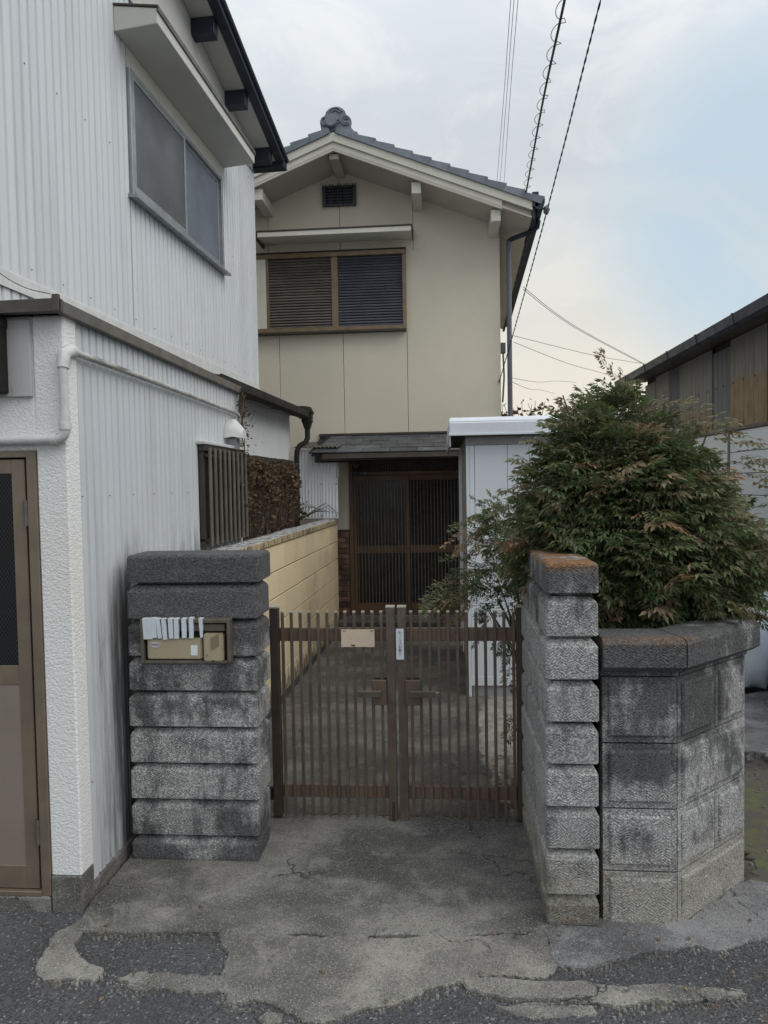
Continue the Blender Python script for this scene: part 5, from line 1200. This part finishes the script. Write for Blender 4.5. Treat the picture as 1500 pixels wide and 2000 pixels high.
# ---------------- entrance door
DY = FY+.02
bx('door_recess', -1.10, .34, FY+.062, FY+.10, .0, 2.0, dark_in, mh, 0)
m = MB(); m.box(-1.095, -1.045, FY-.03, FY+.06, .06, 1.952); m.box(.272, .312, FY-.03, FY+.06, .06, 1.952); m.box(-1.045, .272, FY-.02, FY+.06, 1.755, 1.800); m.box(-1.045, .272, FY-.03, FY+.06, 1.925, 1.952)
df = part('entrance_frame', m, door_wood, mh, .003)
bx('door_track', -1.10, .32, FY-.035, FY+.06, .040, .062, alu, df, .001)
m = MB(); m.box(-1.045, .272, DY+.03, DY+.036, 1.80, 1.925); part('transom_pane', m, glass_dark, df)
tb = boxmesh('transom_bar', .008, .012, .125, door_dark, .001)
for i in range(62): piece('transom_bar', tb, df, (-1.035+i*.0212, DY+.012, 1.8625))
for a, b, yo in ((-1.045, -.372, .0), (-.410, .270, .026)):
    y0 = DY-.03+yo; dl = part('sliding_door', MB().box(a, a+.038, y0, y0+.024, .064, 1.752).box(b-.038, b, y0, y0+.024, .064, 1.752).box(a+.038, b-.038, y0, y0+.024, 1.690, 1.752).box(a+.038, b-.038, y0, y0+.024, .064, .212).box(a+.038, b-.038, y0+.006, y0+.024, .815, .905), door_wood, mh, .002)
    m = MB(); m.box(a+.038, b-.038, y0+.018, y0+.022, .212, .815); m.box(a+.038, b-.038, y0+.018, y0+.022, .905, 1.690); part('pane', m, glass_dark, dl)
    lb = boxmesh('lattice_bar', .0085, .016, 1.478, door_dark, .001)
    x = a+.055
    while x < b-.045: piece('lattice_bar', lb, dl, (x, y0+.0, .951)); x += .0405
# pillar tiles left of the door
m = MB(); m.box(-1.27, -1.10, FY-.012, FY+.0, 0, 1.103); bk = part('tile_bed', m, mortar, mh)
bt_ = {}
for r_ in range(16):
    z = .062+r_*.0655; x = -1.262-(.06 if r_ % 2 else 0)
    while x < -1.105:
        a = max(-1.266, x); b = min(-1.102, x+.118)
        if b-a > .02:
            k = round(b-a, 3)
            if k not in bt_: bt_[k] = newmesh('tile', MB().box(-k/2+.003, k/2-.003, -.010, 0, -.029, .029), brick_m, bevel=.0025)
            piece('tile', bt_[k], bk, ((a+b)/2, FY-.0125, z))
        x += .118
bx('entrance_step', -1.20, .60, 8.18, FY-.04, 0, .058, concrete_inner, mh, .006)
# house number plate
np_ = thing('number_plate', 'small dark blue house number plate 11-29 on the lintel of the front door', 'number plate', (-.95, FY-.035, 1.78))
bx('plate', -1.035, -.865, FY-.040, FY-.032, 1.755, 1.802, simple('navy_enamel', (.012, .014, .022), None, 5, .4, 0), np_, .001)
part('lettering', text_mb([('11-29', .036, -.915, FY-.0405, 1.778, False), ('二', .014, -1.015, FY-.0405, 1.789, False), ('丁', .014, -.993, FY-.0405, 1.789, False), ('目', .014, -1.004, FY-.0405, 1.768, False)]), simple('enamel_white', (.42, .42, .42), None, 5, .5, 0), np_)

# ================================================================== SHED
sh = thing('metal_shed', 'pale blue metal storage shed with a thick white roof edge right of the entrance', 'shed', (.95, 6.3, 0))
SX0, SX1, SY0, SY1 = .200, 1.47, 5.50, 7.25
for a, b in ((SX0+.025, .262), (.265, .510), (.513, .677), (.680, .93), (.933, 1.18), (1.183, SX1-.025)):
    bx('wall_panel', a, b, SY0, SY0+.02, .10, 1.93, shed_m, sh, .0015)
m = MB(); m.box(SX0, SX0+.023, SY0-.004, SY0+.03, .0, 1.93); m.box(SX1-.023, SX1, SY0-.004, SY0+.03, 0, 1.93); m.box(SX0+.023, SX1-.023, SY0-.003, SY0+.02, .085, .155); part('corner_post', m, shed_m, sh, .002)
m = MB(); m.box(SX0-.004, SX1+.004, SY0-.01, SY0+.03, 1.932, 1.998); m.tube([(SX0+.03, SY0-.016, 1.952), (SX0+.03, SY0-.008, 1.952)], .008, 8); part('head_band', m, shed_trim, sh, .002)
m = MB(); m.box(SX0+.005, SX0+.02, SY0+.03, SY1, .05, 2.0); m.box(SX1-.02, SX1-.005, SY0+.03, SY1, .05, 2.0); m.box(SX0+.02, SX1-.02, SY1-.02, SY1, .05, 2.0); part('side_wall', m, shed_trim, sh)
m = MB()
for y in (SY1-.045, SY1-.5): m.box(SX0-.006, SX0+.005, y, y+.03, .05, 1.98)
m.box(SX0-.01, SX0+.005, SY1-.01, SY1+.02, 0, 1.98); part('side_post', m, shed_m, sh, .001)
m = MB(); m.box(SX0+.03, SX1-.03, SY0+.02, SY1-.03, -.01, .085); part('floor_base', m, shed_trim, sh)
m = MB(); a, b = .074, 1.56; 
pr = [(5.385, 2.006), (5.38, 2.02), (5.38, 2.10), (5.405, 2.130), (5.46, 2.14), (7.35, 2.12), (7.35, 2.006)]
m.prism(pr, lambda y, z: (a, y, z), lambda y, z: (b, y, z)); part('roof', m, shed_roof, sh, .008, seg=2)
bx('roof_edge_lip', a-.004, b, 5.374, 5.392, 1.999, 2.016, shed_roof, sh, .002)
bx('roof_underside', a+.02, b-.02, 5.41, 7.33, 2.0, 2.0055, simple('dark_roof_underside', (.03, .029, .028), None, 5, .7, 0), sh, 0)
m = MB(); m.hexa([(a-.002, 5.392, 1.92), (a+.012, 5.392, 1.92), (a+.012, 7.34, 1.94), (a-.002, 7.34, 1.94), (a-.002, 5.392, 1.998), (a+.012, 5.392, 1.998), (a+.012, 7.34, 1.998), (a-.002, 7.34, 1.998)]); part('side_fascia', m, shed_trim, sh)

# ================================================================== WAREHOUSE (right)
wh = thing('warehouse', 'long warehouse with rusty metal sheets above pale blue panels at the right edge', 'warehouse', (5, 7, 0))
WX = 2.97; zb = [2.118-.2125*i for i in range(11)]
pm = {}
ycuts = [4.2, 5.98, 7.615, 9.25, 10.6]
for yi, (a, b) in enumerate(zip(ycuts, ycuts[1:])):
    L = round(b-a-.02, 3)
    if L not in pm: pm[L] = newmesh('wall_panel', MB().box(-.012, .02, -L/2, L/2, -.1030, .1030), wh_panel, bevel=.003)
    for i in range(10): piece('wall_panel', pm[L], wh, (WX, (a+b)/2, (zb[i]+zb[i+1])/2))
pst = boxmesh('wall_post', .03, .04, 2.12, post_grey, .002)
for y in ycuts: piece('wall_post', pst, wh, (WX-.008, y, 1.06))
m = MB(); m.box(WX+.015, WX+.06, 4.2, 10.6, 0, 3.1); m.box(WX+.06, 9, 10.5, 10.6, 0, 3.1); m.box(WX+.06, 9, 4.2, 4.3, 0, 3.1); part('wall_core', m, joint_m, wh)
bx('ledge', WX-.03, WX+.015, 4.2, 10.62, 2.120, 2.155, simple('rusty_ledge', (.19, .16, .125), (.12, .10, .085), 8, .7, .2), wh, .003)
for a, b, mi, off in ((4.2, 5.0, 1, 0), (5.0, 5.9, 0, .004), (5.9, 6.75, 2, 0), (6.75, 7.575, 0, .006), (7.575, 8.055, 1, -.002), (8.055, 8.60, 2, .005), (8.60, 9.15, 2, 0), (9.15, 9.55, 3, .004), (9.55, 10.1, 2, 0), (10.1, 10.6, 1, .004)):
    m = MB(lambda n_, s, z: (WX-.012-off-n_, s, z)); ribbed(m, a, b, 2.157, 2.985 if mi == 1 and a > 7 else 3.04, .11, .004, .8); part('wall_sheet', m, whs[mi], wh)
m = MB()
for y in (7.0, 7.25, 7.5, 7.75, 7.95, 8.2, 8.5, 6.7, 6.4):
    for z in (2.19, 2.60): m.box(WX-.024, WX-.018, y-.006, y+.006, z-.006, z+.006)
part('roofing_nail', m, rust, wh)
m = MB(); m.hexa([(2.60, 4.0, 3.055), (9, 4.0, 3.9), (9, 10.75, 3.9), (2.60, 10.75, 3.055), (2.60, 4.0, 3.09), (9, 4.0, 3.94), (9, 10.75, 3.94), (2.60, 10.75, 3.09)]); part('roof', m, dark_metal, wh, .003)
m = MB(); m.hexa([(2.66, 4.0, 3.02), (WX+.02, 4.0, 3.05), (WX+.02, 10.7, 3.05), (2.66, 10.7, 3.02), (2.66, 4.0, 3.04), (WX+.02, 4.0, 3.07), (WX+.02, 10.7, 3.07), (2.66, 10.7, 3.04)]); part('soffit', m, alu_dark, wh)
m = MB(); m.loft([[(2.64, y, 3.075), (2.635, y, 2.99), (2.60, y, 2.965), (2.555, y, 2.985), (2.545, y, 3.07), (2.555, y, 3.07), (2.565, y, 2.995), (2.60, y, 2.98), (2.625, y, 3.0), (2.63, y, 3.075)] for y in (3.9, 7, 10.72)]); gw = part('gutter', m, dark_metal, wh, 0, True)
for y in (4.6, 5.6, 6.5, 7.4, 8.3, 9.2, 10.1):
    m = MB(); m.loft([[(2.645, yy, 3.078), (2.64, yy, 2.985), (2.60, yy, 2.958), (2.55, yy, 2.98), (2.538, yy, 3.075), (2.55, yy, 3.075)] for yy in (y-.015, y+.015)])
    part('gutter_bracket', m, dark_metal, gw)
m = MB(); m.box(2.56, 2.66, 10.66, 10.74, 2.86, 3.0); m.tube([(2.61, 10.7, 2.88), (2.62, 10.7, 2.78), (2.85, 10.7, 2.65), (2.90, 10.7, 2.5), (2.90, 10.7, 0)], .035, 10); part('downpipe', m, dark_metal, wh, 0, True)

# white sacks
def sack(name, c, rx, ry, rz, seed, lab):
    m = MB(); 
    def nz(d):
        v = noise.noise(Vector((d.x*1.6+seed, d.y*1.6, d.z*1.2)))*.16+abs(noise.noise(Vector((d.x*4+seed, d.y*4, d.z*2))))*.16
        fold = .05*math.sin(math.atan2(d.y, d.x)*9+d.z*3+seed)*(.4+max(0, -d.z))
        return v+fold
    m.ellipsoid((c[0], c[1], c[2]), rx, ry, rz, 40, 28, nz)
    m.v = [(x, y, max(z, c[2]-rz*.8)) for x, y, z in m.v]
    part(name, m, bag_m, None, 0, True, org=(c[0], c[1], c[2]-rz*.8), label=lab, cat='sack', group='white plastic sacks by the warehouse wall')
sack('plastic_sack', (2.44, 5.95, .34), .26, .28, .42, 3, 'crumpled white plastic sack nearest the stone planter, lower than its neighbour')
sack('plastic_sack', (2.78, 6.05, .40), .24, .26, .48, 9, 'tall white plastic sack against the blue warehouse panels at the right edge')
sack('plastic_sack', (2.62, 5.45, .25), .17, .20, .31, 17, 'small white plastic sack in front of the two bigger sacks')

# far dry hedge seen over the shed roof
hd = thing('dry_hedge', 'dry brownish hedge tips far behind the shed roof', 'hedge', (2.4, 17, 0))
cs_ = []
for _ in range(2600):
    x = rnd.uniform(.9, 6.5); y = 17+rnd.uniform(-.3, .3); top = 3.35+.18*noise.noise(Vector((x*3, 0, 0)))+(.22 if rnd.random() < .12 else 0)
    cs_.append((x, y, rnd.uniform(0.2, top)))
mb, ti = leafquads(cs_, .17, lambda: rnd.uniform(.3, 1)); leafpart('foliage', mb, ti, leaf_vine, hd, 4, kind='stuff')
m = MB()
for i in range(50):
    x = rnd.uniform(.9, 6.5); m.tube([(x, 17, 0), (x+rnd.uniform(-.2, .2), 17, 2.6), (x+rnd.uniform(-.3, .3), 17, 3.2+rnd.uniform(0, .4))], [.02, .012, .005], 4)
part('stems', m, stem_m, hd)

# ================================================================== CABLES
def path(pts, n=12):
    P_ = [Vector(p) for p in pts]; out_ = []
    for i in range(len(P_)-1):
        a = P_[max(0, i-1)]; b = P_[i]; c = P_[i+1]; d = P_[min(len(P_)-1, i+2)]
        for k in range(n):
            t_ = k/n; out_.append(.5*((2*b)+(c-a)*t_+(2*a-5*b+4*c-d)*t_*t_+(3*b-a-3*c+d)*t_**3))
    return out_+[P_[-1]]
def cable(name, pts, r_, mat, label, n=12, twist=0, group=None):
    p = path(pts, n)
    if not twist:
        m = MB().tube(p, r_, 6)
        return part(name, m, mat, None, 0, True, org=tuple(pts[0]), label=label, cat='cable', group=group)
    m = MB(); dens = []
    L = 0; q = [p[0]]
    for a, b in zip(p, p[1:]):
        k = max(1, int((b-a).length/.02))
        for j in range(1, k+1): q.append(a.lerp(b, j/k))
    for ph in (0, math.pi):
        pts2 = []; L = 0
        for i, c in enumerate(q):
            if i: L += (c-q[i-1]).length
            t_ = (q[min(i+1, len(q)-1)]-q[max(i-1, 0)]).normalized(); x = t_.cross(Vector((0, 0, 1))).normalized(); y = x.cross(t_)
            a = L/twist*2*math.pi+ph; pts2.append(c+(x*math.cos(a)+y*math.sin(a))*r_*.95)
        m.tube(pts2, r_, 5)
    return part(name, m, mat, None, 0, True, org=tuple(pts[0]), label=label, cat='cable', group=group)
def ext(p, q, k): return tuple(Vector(q)+(Vector(q)-Vector(p))*k)
tw = [(.715, 8.58, 2.835), (.735, 8.45, 2.915), (.784, 7.6, 3.195), (.848, 6.2, 3.629), (.876, 5.1, 3.929), (.870, 4.5, 4.03), (.858, 4.05, 4.076), (.856, 3.85, 4.107), (.86, 2.5, 4.35), (.9, -2, 5.3)]
cable('twisted_cable', tw, .0032, cable_m, 'black twisted service cable sagging down to the right corner of the cream house', 6, .16)
tk = [(.985, 8.1, 4.80), (.842, 5.8, 4.603), (.771, 4.4, 4.472), (.66, 2.2, 4.30), (.5, -3, 4.4)]
sc_ = thing('spiral_cable', 'thick black cable with a thin grey wire looped round it, running up to the right', 'cable', tk[0])
pth = path(tk, 40)
part('cable', MB().tube(pth, .0085, 8), cable_m, sc_, 0, True)
q = [pth[0]]
for a, b in zip(pth, pth[1:]):
    k = max(1, int((b-a).length/.012))
    for j in range(1, k+1): q.append(a.lerp(b, j/k))
L = 0; lp = []
for i, c in enumerate(q):
    if i: L += (c-q[i-1]).length
    if L > 7.5: break
    t_ = (q[min(i+1, len(q)-1)]-q[max(i-1, 0)]).normalized(); x = t_.cross(Vector((0, 0, 1))).normalized(); y = x.cross(t_)
    u_ = (L/.27) % 1.0
    if u_ < .86: v_ = u_/.86; off = -.040*max(0, math.sin(math.pi*v_))**.6; al_ = 0
    else: v_ = (u_-.86)/.14; off = .020*(1-math.cos(2*math.pi*v_)); al_ = -.024*math.sin(2*math.pi*v_)
    lp.append(c+x*(-off)+t_*al_)
part('wire_loop', MB().tube(lp, .0026, 5), cable_g, sc_, 0, True)
for i, (a, b, c) in enumerate((((.76, 9.2, 5.36), (.62, 6.6, 5.12), (.52, 5, 4.88)), ((.80, 9.2, 5.36), (.645, 6.6, 5.12), (.542, 5, 4.88)), ((.85, 9.2, 5.36), (.675, 6.6, 5.117), (.568, 5, 4.878)))):
    cable('overhead_wire', [a, b, c, ext(b, c, 3)], .0022, cable_g, ('leftmost', 'middle', 'rightmost')[i]+' of the three thin wires above the right slope of the tiled roof', group='thin wires above the tiled roof')
for i, (a, b, c) in enumerate((((1.40, 12, 4.83), (2.573, 14, 4.602), (5.0, 18, 4.45)), ((1.40, 12, 4.79), (2.573, 14, 4.572), (5.0, 18, 4.43)))):
    cable('far_wire', [a, b, c, ext(b, c, 1.5)], .005, far_wire, ('upper', 'lower')[i]+' of the close pair of wires slanting down to the warehouse eaves', group='distant wires right of the house')
for a, b, lab in (((1.213, 12, 4.048), (4.9, 16.4, 4.13), 'nearly level distant wire just below the slanting pair'), ((1.237, 12, 3.939), (3.8, 16.6, 4.02), 'distant wire dropping towards the top of the bush'), ((1.189, 12, 3.297), (2.6, 18.5, 3.95), 'short distant wire above the shed roof beside the downpipe'), ((1.18, 12, 3.36), (2.9, 18, 4.1), 'second short distant wire above the shed roof, slightly higher')):
    cable('far_wire', [a, tuple((Vector(a)+Vector(b))/2-Vector((0, 0, .05))), b, ext(a, b, .8)], .0045, far_wire, lab, group='distant wires right of the house')
cable('antenna_wire', [(-1.95, 2.7, 2.70), (-1.62, 2.64, 2.45), (-1.45, 2.62, 2.385)], .002, cable_g, 'thin wire slanting down to the dark roof corner of the annex')
